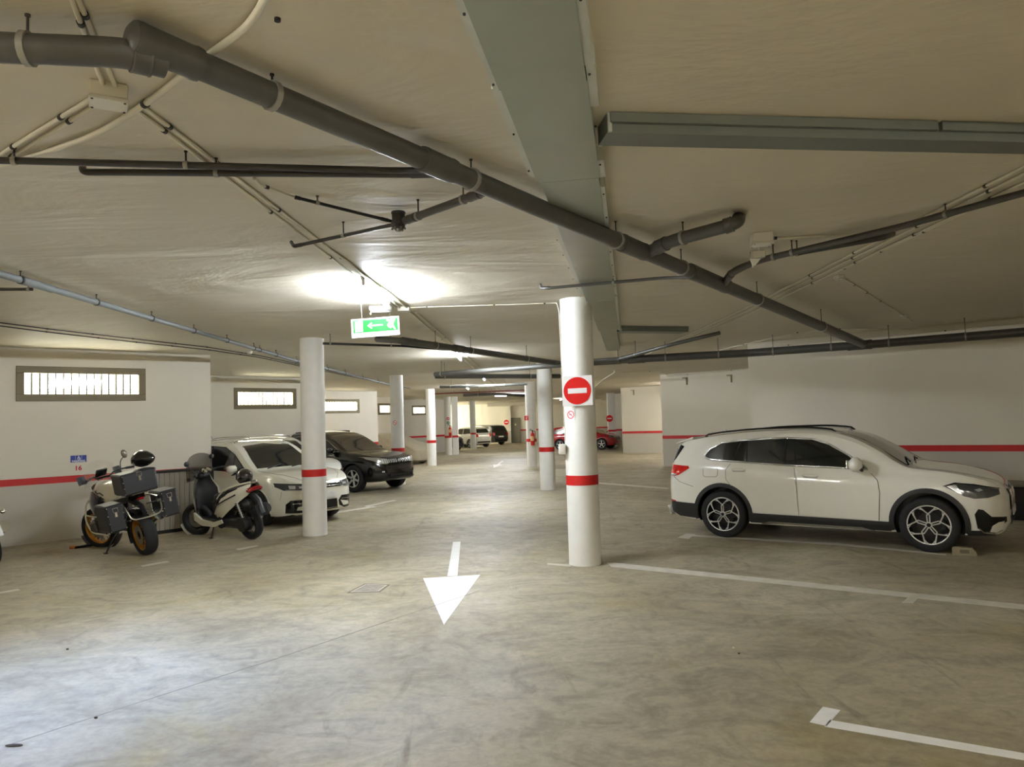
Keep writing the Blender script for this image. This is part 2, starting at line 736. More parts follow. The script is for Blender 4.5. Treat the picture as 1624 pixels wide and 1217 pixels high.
def window(P, u, out, rot, s0, s1, z0, z1, fw=0.12, bars=14, label=None):
    NWIN[0] += 1
    t = thing('window_%d' % NWIN[0], None, None, P + u * ((s0 + s1) / 2) + Vector((0, 0, z0)))
    t['kind'] = 'structure'
    if label:
        t['label'] = label
    b = MB()
    c = lambda s, z, o=0.0: P + u * s + out * o + Vector((0, 0, z))
    ws, hs = s1 - s0, z1 - z0
    sm, zm = (s0 + s1) / 2, (z0 + z1) / 2
    d, o = 0.10, 0.03
    b.bbox(c(sm, z0 + fw / 2, o), (ws, d, fw), 0.006, rot)
    b.bbox(c(sm, z1 - fw / 2, o), (ws, d, fw), 0.006, rot)
    b.bbox(c(s0 + fw / 2, zm, o), (fw, d, hs - 2 * fw), 0.006, rot)
    b.bbox(c(s1 - fw / 2, zm, o), (fw, d, hs - 2 * fw), 0.006, rot)
    b.build('window_frame', M_FRAME, t, world=True)
    b = MB()
    b.box(c(sm, zm, 0.05), (ws - 2 * fw, 0.006, hs - 2 * fw), rot)
    b.build('pane', M_PANE, t, world=True, smooth=0)
    proto = None
    for i in range(bars):
        s = s0 + fw + (ws - 2 * fw) * (i + 1) / (bars + 1)
        b = MB()
        b.cyl(c(s, z0 + fw * .9, 0.10), c(s, z1 - fw * .9, 0.10), 0.016, n=6)
        b.build('bar', M_BAR, t, world=True)
    b = MB()
    for q in (0.12, 0.24, 0.36):
        b.cyl(c(s0 - 1.5, z0 + fw + (hs - 2 * fw) * q, 0.9), c(s1 + 1.5, z0 + fw + (hs - 2 * fw) * q, 0.9), 0.012, n=6)
    b.build('outer_rail', M_BAR, t, world=True)
    # daylight portal: only guides the sampling of the sky behind this opening
    ld = bpy.data.lights.new('window_portal', 'AREA')
    ld.shape = 'RECTANGLE'
    ld.size, ld.size_y = ws, hs
    ld.cycles.is_portal = True
    lo = bpy.data.objects.new('window_portal', ld)
    COL.objects.link(lo)
    lo.matrix_world = plane_m(c(sm, zm, 0.24), u, (0, 0, 1))   # faces -z = into the room
    return t


def along(P, u, px, py):
    q = onwall(px, py, (P.x, P.y), (P.x + u.x, P.y + u.y))
    return (q - P).dot(u), q.z


def win_on(i, name, pxs, zs, label, bars=14):
    """wall L[i]->L[i+1] with one window between photo columns pxs"""
    P = Vector((L[i][0], L[i][1], 0))
    u = (Vector((L[i + 1][0], L[i + 1][1], 0)) - P).normalized()
    ops = []
    for (xa, xb) in pxs:
        sa = along(P, u, xa, 640)[0]
        sb = along(P, u, xb, 640)[0]
        ops.append((sa, sb, zs[0], zs[1]))
    w_, P, u, out, rot = wall(name, L[i], L[i + 1], ops)
    for k, op in enumerate(ops):
        window(P, u, out, rot, *op, bars=bars, label=label[k])
    return w_


wall_outer = wall('wall_left', outline[0], L[0])[0]
win_on(0, 'wall_left', [(25, 231)], (2.44, 3.05), ['long barred window high in the nearest left wall'])
wall('wall_left', L[1], L[2], t0=0.24)
win_on(2, 'wall_left', [(371, 470)], (2.42, 3.03), ['barred window above the white cars'])
wall('wall_left', L[3], L[4], t0=0.24)
win_on(4, 'wall_left', [(505, 570)], (2.40, 3.0), ['barred window above the black car'])
wall('wall_left', L[5], L[6], t0=0.24)
win_on(6, 'wall_left', [(598.8, 621)], (2.40, 3.0), ['small window behind the column with the round sticker'], 6)
wall('wall_left', L[7], L[8], t0=0.24)
win_on(8, 'wall_left', [(653, 676)], (2.40, 3.0), ['small window above the dark blue car'], 6)
wall('wall_left', L[9], L[10], t0=0.24)

wall('wall_left', L[10], L[11], [(5.0, 11.0, 1.0, 3.3)])
Pw = Vector((L[10][0], L[10][1], 0))
uw = (Vector((L[11][0], L[11][1], 0)) - Pw).normalized()
ow = Vector((-uw.y, uw.x, 0))
window(Pw, uw, ow, Matrix((uw, ow, Vector((0, 0, 1)))).transposed(), 5.0, 11.0, 1.0, 3.3, bars=6, label='tall bright window in the far left corner')
# far wall with the service door
FARP, FARQ = L[-1], RW[-1]
wall('wall_back', FARP, FARQ)
for i in range(len(RW) - 1, 0, -1):
    wall('wall_right', RW[i], RW[i - 1], t1=0.24 if i % 2 == 0 and i < 8 else 0)
wall('wall_right', RW[0], outline[-1])
wall('wall_front', outline[-1], outline[0])

# ------------------------------------------------------------------ far wall door
def to_px(P):
    d = Vector(P) - Vector((0, 0, CAM_H))
    z = max(d.dot(_fw), 0.05)
    return CX + F_PX * d.dot(_rt) / z, CY - F_PX * d.dot(_up) / z


door = thing('door_1', 'grey steel service door in the far wall', None, (0.13, 60.97, 0))
door['kind'] = 'structure'
b = MB()
b.bbox((0, -0.01, 1.03), (0.80, 0.05, 2.02), 0.006)
b.build('door_leaf', mat('grey_door_paint', (128, 124, 108), 0.5), door)
b = MB()
b.box((-0.44, 0, 1.05), (0.07, 0.08, 2.10)).box((0.44, 0, 1.05), (0.07, 0.08, 2.10)).box((0, 0, 2.08), (0.95, 0.08, 0.07))
b.build('door_frame', mat('grey_door_frame', (112, 108, 94), 0.5), door)
b = MB()
b.bbox((-0.34, -0.06, 1.0), (0.05, 0.06, 0.16), 0.01)
b.build('door_handle', M_BLACK, door)
b = MB()
b.box((0.05, -0.04, 1.55), (0.13, 0.004, 0.16))
b.build('door_notice', mat('pale_notice', (214, 206, 170), 0.6), door)
pil = struct(MB().box((-0.42, 60.86, CEIL / 2), (0.42, 0.28, CEIL)).build('trim_1', M_WALL, smooth=0))
struct(MB().box((2.5, 57.0, 3.2), (9.0, 0.6, 0.3)).build('trim_2', M_CEIL, smooth=0))

# ------------------------------------------------------------------ pipe kit
CLAMP = mat('clamp_zinc', (156, 154, 144), 0.45, 0.5)


def sample(pts, k=160):
    P = [Vector(p) for p in pts]
    L_ = [0]
    for a, c in zip(P, P[1:]):
        L_.append(L_[-1] + (c - a).length)
    out = []
    for i in range(k + 1):
        s = L_[-1] * i / k
        j = 0
        while j < len(P) - 2 and L_[j + 1] < s:
            j += 1
        t = (s - L_[j]) / max(1e-6, L_[j + 1] - L_[j])
        out.append((P[j].lerp(P[j + 1], t), (P[j + 1] - P[j]).normalized(), (j + t) / (len(P) - 1)))
    return out


def near_px(sm, q):
    best = min(sm, key=lambda e: (to_px(e[0])[0] - q[0]) ** 2 + (to_px(e[0])[1] - q[1]) ** 2)
    return best


def pipe(name, label, cat, pts, r, m, clamps=(), couplings=(), group=None, n=12, bend=0.12, part='pipe_run',
         rod=True, clamp_m=None, cup_m=None, ext0=0.0, ext1=0.0):
    pts = [Vector(p) for p in pts]
    if ext0:
        pts[0] = pts[0] + (pts[0] - pts[1]).normalized() * ext0
    if ext1:
        pts[-1] = pts[-1] + (pts[-1] - pts[-2]).normalized() * ext1
    t = thing(name, label, cat, pts[0], 0, group)
    sp = smooth_path(pts, bend) if len(pts) > 2 else pts
    rr = r
    if isinstance(r, (list, tuple)) and len(r) != len(sp):
        rr = list(np.interp(np.linspace(0, 1, len(sp)), np.linspace(0, 1, len(r)), r))
    b = MB()
    b.tube(sp, rr, n)
    b.build(part, m, t, world=True, smooth=50)
    sm = sample(sp)

    def rad(e):
        if isinstance(rr, (list, tuple)):
            return float(np.interp(e[2], np.linspace(0, 1, len(rr)), rr))
        return rr
    for q in clamps:
        e = near_px(sm, q)
        p, d, k = e
        ra = rad(e)
        b = MB()
        hw = max(0.012, ra * 0.16)
        b.lathe([(ra, -hw), (ra * 1.13 + .002, -hw), (ra * 1.13 + .002, hw), (ra, hw)], p, d, 14)
        c = b.build('clamp', clamp_m or CLAMP, t, world=True, smooth=30)
        if rod:
            b = MB()
            b.cyl(p + Vector((0, 0, ra)), (p.x, p.y, CEIL - 0.008), 0.005, n=6)
            b.cyl((p.x, p.y, CEIL - 0.008), (p.x, p.y, CEIL), 0.010, n=8)
            b.build('hanger_rod', M_RODM, c, world=True)
    for q0, q1 in couplings:
        e0, e1 = near_px(sm, q0), near_px(sm, q1)
        ra = rad(e0)
        a, c = e0[0], e1[0]
        d = (c - a)
        h = d.length
        b = MB()
        b.lathe([(ra, 0), (ra * 1.16, 0), (ra * 1.2, h * .08), (ra * 1.16, h * .16), (ra * 1.14, h * .84), (ra * 1.2, h * .92), (ra * 1.16, h), (ra, h)],
                a, d, 18)
        b.build('coupling', cup_m or m, t, world=True, smooth=30)
    return t


def run(px, z):
    """photo pixels -> points of the plane(s) at height z (number or list)"""
    zs = z if isinstance(z, (list, tuple)) else [z] * len(px)
    return [at(p[0], p[1], h) for p, h in zip(px, zs)]


# --- the big soil pipe that crosses the picture
zA, zB = 3.272, 3.04
mp0, mp1 = at(212, 60, zA), at(1372, 547, zB)


def on_main(px):
    sm = sample([mp0, mp1], 400)
    return near_px(sm, px)[0]


main = pipe('soil_pipe', 'thick dark grey soil pipe running diagonally across the whole ceiling', 'pipe', [mp0, mp1],
            [0.056, 0.05, 0.05, 0.053, 0.057, 0.062, 0.067, 0.072, 0.076], M_PVC,
            clamps=[(441, 160), (748, 294), (976, 390), (1082, 430), (1200, 478), (1302, 518)],
            couplings=[((214, 62), (300, 99)), ((672, 262), (722, 282)), ((985, 394), (1022, 410)), ((1092, 436), (1150, 458))], n=20)
b = MB()
d = (mp1 - mp0).normalized()
b.lathe([(0, -0.02), (0.045, -0.018), (0.062, -0.006), (0.066, 0.01), (0.066, 0.03)], mp0, d, 22)
b.build('end_cap', M_PVC, main, world=True)
p2 = on_main((272, 88)) - Vector((0, 0, 0.012))
feed = at(-90, 72, 3.235)
pipe('soil_pipe', 'thick dark grey soil pipe coming in from the left edge to the capped pipe end', 'pipe',
     [feed, at(200, 84, 3.225), p2 + Vector((-.02, .0, -.03))], 0.054, M_PVC, clamps=[(40, 70)], ext0=3,
     couplings=[((208, 85), (236, 92))], n=20)
# --- two thin waste pipes at the upper left
e3 = on_main((700, 275))
pipe('waste_pipe', 'long thin dark waste pipe at the upper left, the higher of two side by side', 'pipe',
     [at(-60, 253, 3.29), at(640, 271, 3.27), e3 - Vector((0.03, 0.03, .02))], 0.019, M_PVCD, clamps=[(292, 261), (20, 254)], n=10, ext0=3)
pipe('waste_pipe', 'long thin dark waste pipe at upper left, the lower, elbow-ended one', 'pipe',
     [at(131, 262, 3.34), at(131, 273, 3.285), at(655, 277, 3.255), e3 + Vector((0.0, 0.02, -.03))], 0.019, M_PVCD,
     clamps=[(344, 275)], couplings=[((654, 278), (690, 284))], n=10, bend=.05)
# --- floor-trap pot and its pipes
pot = at(632, 352, 3.25)
t = thing('trap_pot', 'dark round drain trap hanging under the ceiling between three thin pipes', 'drain trap', pot)
b = MB()
b.lathe([(0, -.05), (.035, -.05), (.045, -.04), (.046, -.02), (.052, -.018), (.052, .0), (.046, .0), (.046, .055), (.052, .06), (.05, .07), (0, .07)], pot, (0, 0, 1), 20)
b.build('trap_body', M_PVCD, t, world=True, smooth=35)
b = MB()
b.lathe([(0, -.068), (.018, -.068), (.02, -.05), (0, -.05)], pot, (0, 0, 1), 8)
for k in range(6):
    a = k * math.pi / 3
    b.box(pot + Vector((math.cos(a) * .045, math.sin(a) * .045, -.05)), (.012, .012, .014))
b.build('trap_plug', M_STEEL, t, world=True)
j = on_main((775, 312))
pipe('branch_pipe', 'short dark branch pipe joining the round drain trap to the thick diagonal pipe', 'pipe',
     [pot + Vector((.03, .0, 0)), j - Vector((0, 0, .01))], 0.027, M_PVC, clamps=[(664, 344), (738, 325)], couplings=[((648, 350), (660, 346)), ((748, 322), (765, 317))])
pipe('black_hose', 'thin black pipe sloping from a cream conduit end down to the drain trap', 'pipe',
     [at(468, 313, 3.33), pot + Vector((-.03, 0, .0))], 0.0115, M_BLACK, clamps=[(503, 323)], couplings=[((468, 313), (476, 316)), ((606, 344), (616, 348))], n=8)
pipe('conduit', 'short cream conduit that turns up into the ceiling beside the black pipe', 'conduit',
     [at(403, 283, 3.345), at(412, 293, 3.34), at(468, 313, 3.335)], 0.009, M_CONDUIT, clamps=[(423, 298)], rod=False, n=8, clamp_m=M_BLACK, bend=.03)
pipe('waste_pipe', 'thin grey waste pipe from the drain trap to an elbow under the conduits', 'pipe',
     [at(462, 384, 3.345), at(466, 391, 3.27), pot + Vector((-.02, .02, -.01))], 0.014, M_PVCD, clamps=[(544, 372)], couplings=[((468, 391), (478, 389))], n=10, bend=.03)
# --- branch with the elbow into the slab
tee = on_main((1022, 410))
pipe('branch_pipe', 'thick grey branch pipe with an elbow rising into the ceiling right of the duct', 'pipe',
     [at(1172, 343, 3.36), at(1170, 354, 3.24), at(1062, 383, 3.23), tee + Vector((.0, -.02, .0))], 0.051, M_PVC,
     clamps=[(1084, 377)], couplings=[((1040, 389), (1056, 385)), ((1150, 360), (1163, 356))], n=18, bend=.13)
b = MB()
tee2 = on_main((1145, 455))
pipe('waste_pipe', 'thin grey waste pipe that passes under the duct to the thick diagonal pipe', 'pipe',
     [at(857, 452, 3.35), at(859, 458, 3.238), at(1052, 441, 3.23), on_main((1112, 448)) + Vector((-.02, .0, .0))], 0.017, M_PVC,
     clamps=[(972, 449)], couplings=[((859, 458), (870, 457)), ((1082, 444), (1100, 448))], n=10)
pipe('waste_pipe', 'long dark waste pipe rising to the right edge under the ceiling', 'pipe',
     [tee2, at(1160, 432, 3.20), at(1200, 414, 3.24), at(1420, 362, 3.27), at(1700, 285, 3.30)], [0.034, 0.036, 0.03, 0.028, 0.026], M_PVC,
     clamps=[(1225, 409), (1256, 401), (1498, 340)], ext1=4, couplings=[((1140, 448), (1160, 432))], n=12, bend=.15)
pipe('branch_pipe', 'short dark branch pipe lying along the long waste pipe at the right', 'pipe',
     [at(1262, 402, 3.245), at(1400, 377, 3.25), at(1416, 371, 3.33)], 0.024, M_PVCD, clamps=[(1264, 402)], n=10, bend=.06)
# --- wall pipe along the right hand walls
rj = at(985, 571, 3.03)
pipe('soil_pipe', 'thick dark pipe hung along the top of the right hand walls', 'pipe',
     [rj, at(1190, 560, 3.03), at(1372, 547, 3.03), at(1700, 521, 3.03)], 0.078, M_PVC,
     clamps=[(1058, 567), (1137, 562), (1224, 558), (1317, 551), (1413, 545), (1528, 535)], ext1=3.5, couplings=[((1345, 549), (1385, 546)), ((995, 570), (1020, 570))], n=16)
pipe('soil_pipe', 'dark grey pipe passing behind the sign column to the right wall pipe', 'pipe',
     [at(598, 538, 3.22), at(640, 541, 3.12), at(890, 577, 3.08), at(962, 569, 3.05)][:3] + [rj], [0.05, 0.055, 0.06, 0.065], M_PVC,
     clamps=[(690, 549), (747, 557), (835, 568)], couplings=[((720, 551), (735, 553)), ((640, 541), (660, 545))], n=14)
pipe('waste_pipe', 'thin black waste pipe starting at the red banded left column top', 'pipe',
     [at(512, 545, 3.2), at(640, 549, 3.17), at(722, 556, 3.12)], 0.02, M_BLACK, clamps=[(524, 546), (620, 549)], n=8)
pipe('waste_pipe', 'grey waste pipe climbing from the wall pipe to an open end near the duct', 'pipe',
     [rj + Vector((-.05, .05, .02)), at(1060, 548, 3.15), at(1142, 528, 3.3)], 0.035, M_PVC, clamps=[(1006, 556)], n=10)
pipe('soil_pipe', 'grey pipe behind the white columns carrying the run on to the left', 'pipe',
     [at(985, 573, 3.02), at(860, 581, 3.02), at(690, 594, 3.05)], 0.06, M_PVC, clamps=[(700, 593), (980, 574)], n=12)
pipe('soil_pipe', 'dark grey pipe low behind the farther right column', 'pipe',
     [at(690, 597, 3.02), at(760, 597, 3.0), at(888, 597, 3.0)], 0.06, M_PVC, clamps=[(705, 597), (840, 597)], n=12)
t_far = pipe('soil_pipe', 'far grey pipe crossing in front of the distant strip lamps', 'pipe',
             [at(698, 614, 3.1), at(760, 613, 3.05), at(836, 609, 3.05)], 0.05, M_PVC, clamps=[(715, 614), (800, 611)], n=10)
pipe('soil_pipe', 'far dark pipe just above the service door end of the garage', 'pipe',
     [at(736, 627, 3.15), at(785, 625, 3.1), at(836, 628, 3.1)], 0.07, M_PVCD, clamps=[(760, 626)], n=10)
pipe('sprinkler_pipe', 'thin dull red pipe across the far ceiling', 'pipe',
     [at(686, 625, 3.25), at(836, 619, 3.25)], 0.03, mat('dull_red_pipe', (128, 62, 52), 0.5), clamps=[(720, 624), (780, 621)], n=8)
# --- pale pipe and twin cables along the left walls
pipe('waste_pipe', 'pale grey pipe with dark clamps running along the left ceiling', 'pipe',
     [at(-40, 423, 3.28), at(70, 455, 3.275), at(475, 574, 3.26), at(640, 616, 3.25)], 0.034, M_PVCL,
     clamps=[(38, 447), (153, 480), (238, 504), (305, 523), (358, 537), (402, 549), (413, 552), (437, 560), (470, 570), (520, 585), (548, 592), (575, 599), (600, 605)],
     couplings=[((40, 447), (78, 458))], clamp_m=M_BLACK, n=12, ext0=2.5)
pipe('waste_pipe', 'short thin dark pipe meeting the pale pipe at the left edge', 'pipe',
     [at(-60, 459, 3.25), at(52, 459, 3.25)], 0.016, M_PVCD, clamps=[(45, 459)], n=8, ext0=2.5)
for k, dz in enumerate((0, 5)):
    pipe('wall_cable', ['thin dark cable near the left wall top, upper of the pair', 'thin dark cable near the left wall top, lower of the pair'][k], 'cable',
         run([(-40, 507 + dz), (76, 522 + dz), (215, 538 + dz), (330, 551 + dz * .8), (410, 564 + dz * .6), (650, 616 + dz * .2)], 3.345), 0.009, M_BLACK,
         clamps=[(76, 522 + dz), (150, 531 + dz), (215, 538 + dz), (277, 545 + dz), (330, 551), (385, 560), (430, 568), (470, 577)], rod=False, n=6, clamp_m=M_BLACK, ext0=2)
# --- cream conduits
jb = at(168, 158, 3.33)


def conduit(label, pts, r=0.0105, clamps=(), bend=.05, m=None, ext0=0.0, ext1=0.0):
    return pipe('conduit', label, 'conduit', pts, r, m or M_CONDUIT, clamps=clamps, rod=False, n=8, clamp_m=M_BLACK, bend=bend, ext0=ext0, ext1=ext1)


jl = at(636, 489, 3.34)
conduit('cream conduit along the lamp row, left of the pair', [at(214, 172, 3.345), at(628, 488, 3.345)], clamps=[(257, 207), (340, 275), (428, 336), (524, 408), (575, 447)])
conduit('cream conduit along the lamp row, right of the pair', [at(228, 170, 3.345), at(645, 488, 3.345)], clamps=[(267, 200), (345, 262), (440, 333), (540, 410)])
conduit('third cream conduit joining the lamp row pair before the lamp', [at(430, 330, 3.345), at(555, 418, 3.34), at(634, 488, 3.342)])
conduit('cream conduit from the lamp row box to the far lamps, left of the pair', [at(652, 496, 3.345), at(735, 570, 3.345), at(800, 628, 3.345)], clamps=[(700, 540)])
conduit('cream conduit from the lamp row box to the far lamps, right of the pair', [at(659, 495, 3.345), at(742, 567, 3.345), at(806, 627, 3.345)], clamps=[(705, 535)])
conduit('cream conduit from the ceiling box to the left edge, upper of the pair', [at(152, 152, 3.345), at(-20, 258, 3.345)], clamps=[(95, 186), (20, 232)], ext1=2.5)
conduit('cream conduit from the ceiling box to the left edge, lower of the pair', [at(158, 163, 3.345), at(-20, 272, 3.345)], clamps=[(108, 193), (20, 247)], ext1=2.5)
conduit('cream conduit from the ceiling box to the top edge, left of the pair', [at(164, 136, 3.345), at(104, -30, 3.345)], clamps=[(122, 38)], ext1=3)
conduit('cream conduit from the ceiling box to the top edge, right of the pair', [at(184, 140, 3.345), at(112, -30, 3.345)], clamps=[(133, 22)], ext1=3)
conduit('thicker cream pipe curving over the thick pipe at the upper left', run([(430, -20), (395, 42), (335, 84), (228, 168), (150, 215), (60, 245), (-40, 272)], 3.335), 0.015, clamps=[(230, 160)], bend=.3, ext0=1.5, ext1=2.5)
zc = 3.345
for k, (o, lab) in enumerate(((0, 'cream conduit from the right edge, topmost of the bundle'), (5, 'cream conduit from the right edge, middle of the bundle'), (11, 'cream conduit from the right edge, lowest of the bundle'))):
    conduit(lab, [at(1640, 256 + o * 2.4, zc), at(1400, 378 + o * 1.6, zc), at(1182, 489 + o, zc), at(1088, 533 + o * .6, zc)], clamps=[(1570, 297 + o), (1450, 355 + o), (1352, 401 + o), (1285, 434 + o)], ext0=4)
conduit('cream conduit dropping past the wall pipe from the conduit bundle', [at(1088, 533, zc), at(1055, 548, zc), at(1010, 570, zc)])
conduit('cream conduit with dark boxes under the dark pipe at the right', [at(1640, 282, zc), at(1535, 335, zc), at(1330, 430, zc), at(1323, 436, zc)], clamps=[(1464, 364), (1397, 395), (1340, 422)], ext0=4)
conduit('cream conduit to the small ceiling detector at the right', [at(1340, 443, zc), at(1436, 503, zc), at(1446, 510, zc)], clamps=[(1355, 452), (1375, 464), (1396, 477)])
conduit('cream conduit between the white ceiling box and the dark pipe', [at(1228, 378, zc), at(1370, 372, zc)], clamps=[(1230, 378)])
def wrun(px, i, off=0.03):
    n = Vector((-dRn[0], -dRn[1], 0))
    Q = [onwall(x, y, RW[i], RW[i - 1]) + n * off for x, y in px]
    return [Vector((p.x, p.y, min(p.z, 3.335))) for p in Q]


conduit('thin cable above the wall pipe on the right, upper one', run([(1130, 558), (1260, 528), (1330, 522)], zc) + wrun([(1440, 517), (1640, 497)], 1), 0.008, clamps=[(1180, 546), (1265, 528), (1330, 522)], ext1=3)
conduit('thin cable on the right wall just above the wall pipe', wrun([(1200, 552), (1330, 541), (1500, 525), (1640, 512)], 1), 0.008, clamps=[(1250, 548), (1500, 525)], ext1=3)
conduit('thin cable along the second right wall', wrun([(1056, 598), (1184, 584)], 3, .07), 0.012, clamps=[(1090, 593), (1160, 585)])
conduit('thin cable crossing to the top of the second right wall', run([(985, 590), (1044, 589), (1060, 596)], 3.33), 0.012, clamps=[(1030, 589)])
conduit('thin wire from the lamp row box across to the sign column', [at(650, 488, 3.35), at(879, 481, 3.35), Vector((0.60, 9.05, 3.3)), Vector((0.625, 9.05, 3.2)), Vector((0.645, 9.06, 1.55))], 0.006, clamps=[(678, 489), (783, 485), (865, 481)], bend=.08)

conduit('thin pale cord looping behind the right side of the sign column', run([(941, 612), (941, 616), (957, 602), (974, 591), (974, 588)], [3.345, 3.2, 3.2, 3.2, 3.345]), 0.012)
for i, (wx, wy, ri, lab) in enumerate(((1089, 602, 3, 'small tan bracket near the top of the second right wall, left one'), (1160, 598, 3, 'small tan bracket near the top of the second right wall, right one'), (1005, 621, 5, 'small tan bracket near the top of the third right wall'))):
    p = onwall(wx, wy, RW[ri], RW[ri - 1])
    t = thing('wall_bracket', lab, 'bracket', p, R(-38.8))
    mb_ = mat('tan_bracket', (142, 132, 96), .6)
    MB().bbox((0, -.02, -.06), (.05, .04, .26), .006).build('bracket_arm', mb_, t)
    MB().bbox((-.06, -.03, .06), (.18, .06, .03), .005).build('bracket_plate', mb_, t)

# --- boxes
def jbox(label, c, s, rz=0.0, m=None):
    t = thing('junction_box', label, 'junction box', (c[0], c[1], CEIL), rz)
    b = MB()
    b.bbox((0, 0, -s[2] * .4), (s[0], s[1], s[2] * .8), 0.006)
    b.build('box_base', m or M_CONDUIT, t)
    b = MB()
    b.bbox((0, 0, -s[2] * .9), (s[0] * 1.02, s[1] * 1.02, s[2] * .2), 0.004)
    b.build('box_lid', M_WPLAST, t)
    b = MB()
    for i in (-1, 1):
        for k in (-1, 1):
            b.cyl((i * s[0] * .42, k * s[1] * .42, -s[2]), (i * s[0] * .42, k * s[1] * .42, -s[2] * 1.03), .006, n=6)
    b.build('lid_screw', M_BLACK, t)
    return t


jbox('cream ceiling box with a white lid where conduits meet at the upper left', at(172, 155, 3.31), (0.15, 0.12, 0.085), R(30))
jbox('small white box at the end of the lamp row conduits', at(640, 492, 3.32), (0.15, 0.13, 0.06), R(5))
jbox('white square ceiling box near the dark pipe at the right', at(1208, 384, 3.29), (0.17, 0.14, 0.10), R(-8), M_WPLAST)
jbox('tiny white conduit box at the corner of the right conduits', at(1330, 441, 3.33), (0.09, 0.09, 0.05), R(20), M_WPLAST)
for lab, px, z in (('small white smoke detector on the right ceiling', (1433, 503), 3.33), ('small white smoke detector on the left ceiling', (396, 560), 3.33)):
    p = at(px[0], px[1], z)
    t = thing('smoke_detector', lab, 'detector', (p.x, p.y, CEIL))
    MB().lathe([(0, 0), (.055, 0), (.055, -.018), (.048, -.022)], (0, 0, 0), (0, 0, 1), 16).build('detector_base', M_WPLAST, t)
    MB().lathe([(.048, -.022), (.044, -.045), (.02, -.055), (0, -.055)], (0, 0, 0), (0, 0, 1), 16).build('detector_head', M_WPLAST, t)
# emergency spot under the white box on the right
p = at(1199, 418, 3.16)
t = thing('warning_lamp', 'clear plastic emergency lamp with white bracket under the right ceiling box', 'lamp', (p.x, p.y, 3.26))
b = MB()
b.bbox((0.02, 0, -.02), (.13, .06, .075), .012)
b.build('lamp_cover', glass_mat('clear_plastic', (225, 222, 205), 0.35, 0.15), t)
b = MB()
b.prism([(-.05, -.06), (.035, -.06), (.05, -.05), (-.01, -.12), (-.03, -.12)], (0, -.012, 0), (1, 0, 0), (0, 0, 1), (0, .024, 0))
b.cyl((-.03, 0, -.11), (-.03, 0, -.135), .008, n=8)
b.cyl((0.03, 0, .0), (0.03, 0, .1), .008, n=8)
b.build('lamp_bracket', M_WPLAST, t)

# ------------------------------------------------------------------ ventilation ducts
ZD = 3.26
ddir = Vector((0.160, 0.987, 0)).normalized()
dsd = Vector((ddir.y, -ddir.x, 0))
c0 = at(728 + 6, 0, ZD)
duct = thing('ventilation_duct', 'wide galvanised duct under the ceiling running away past the sign column', 'duct', (0.2, 2.0, ZD))


def duct_piece(s0, s1, lo, hi, zb=ZD, name='duct_panel', m=None):
    o = c0 + ddir * s0
    b = MB()
    p = o + dsd * lo
    b.prism([(0, 0), (hi - lo, 0), (hi - lo, s1 - s0), (0, s1 - s0)], (p.x, p.y, zb), dsd, ddir, (0, 0, CEIL - zb))
    return b.build(name, m or M_GALV, duct, world=True, smooth=0)


def s_of(px, py):
    q = at(px, py, ZD) - c0
    return q.dot(ddir), q.dot(dsd)


sr = [s_of(936, 0), s_of(944, 200), s_of(950, 300), s_of(958, 420), s_of(972, 530), s_of(975, 557)]
sl = [s_of(734, 0), s_of(838, 290), s_of(858, 308), s_of(925, 466), s_of(940, 502), s_of(962, 556)]
wr = sum(q[1] for q in sr[:4]) / 4
cuts = [-2.5, s_of(784, 145)[0], s_of(841, 292)[0], s_of(905, 430)[0], s_of(932, 478)[0], s_of(950, 525)[0], s_of(963, 557)[0]]
lows = [0.0, 0.006, 0.03, 0.035, 0.05, 0.07]
his = [wr, wr + .004, wr + .0, wr + .006, wr, wr - .03]
for i in range(6):
    duct_piece(cuts[i], cuts[i + 1], lows[i], his[i], ZD + 0.002 * (i % 2))
for i, (a, c, o) in enumerate(((-2.5, s_of(755, 60)[0], 0), (s_of(755, 60)[0], s_of(784, 145)[0], .008), (s_of(784, 145)[0], s_of(818, 230)[0], 0), (s_of(818, 230)[0], s_of(836, 285)[0], .006),
                               (s_of(868, 335)[0], s_of(900, 415)[0], 0.03), (s_of(900, 415)[0], s_of(925, 468)[0], .034))):
    q = duct_piece(a, c, -0.035 + o, 0.004 + o, ZD + .012, 'left_flange', M_GALV2)
for i, (a, c, o) in enumerate(((-2.5, s_of(950, 106)[0], 0), (s_of(950, 106)[0], s_of(950, 172)[0], .008), (s_of(950, 258)[0], s_of(950, 285)[0], .006), (s_of(952, 300)[0], s_of(965, 380)[0], -.006),
                               (s_of(965, 380)[0], s_of(980, 470)[0], .0), (s_of(980, 472)[0], s_of(986, 526)[0], .0))):
    duct_piece(a, c, wr - .004 + o, wr + 0.034 + o, ZD + .012, 'right_flange', M_GALV2)
b = MB()
for i in range(14):
    s = -1.0 + i * 0.55
    for e in (-.018, wr + .016):
        p = c0 + ddir * s + dsd * e
        b.cyl((p.x, p.y, ZD + .012), (p.x, p.y, ZD + .006), .006, n=6)
b.build('duct_screw', M_BLACK, duct, world=True)


M_GALVB = mat('dull_galvanised_sheet', (126, 132, 126), 0.42, 0.5, noise=.06, nscale=2.5)


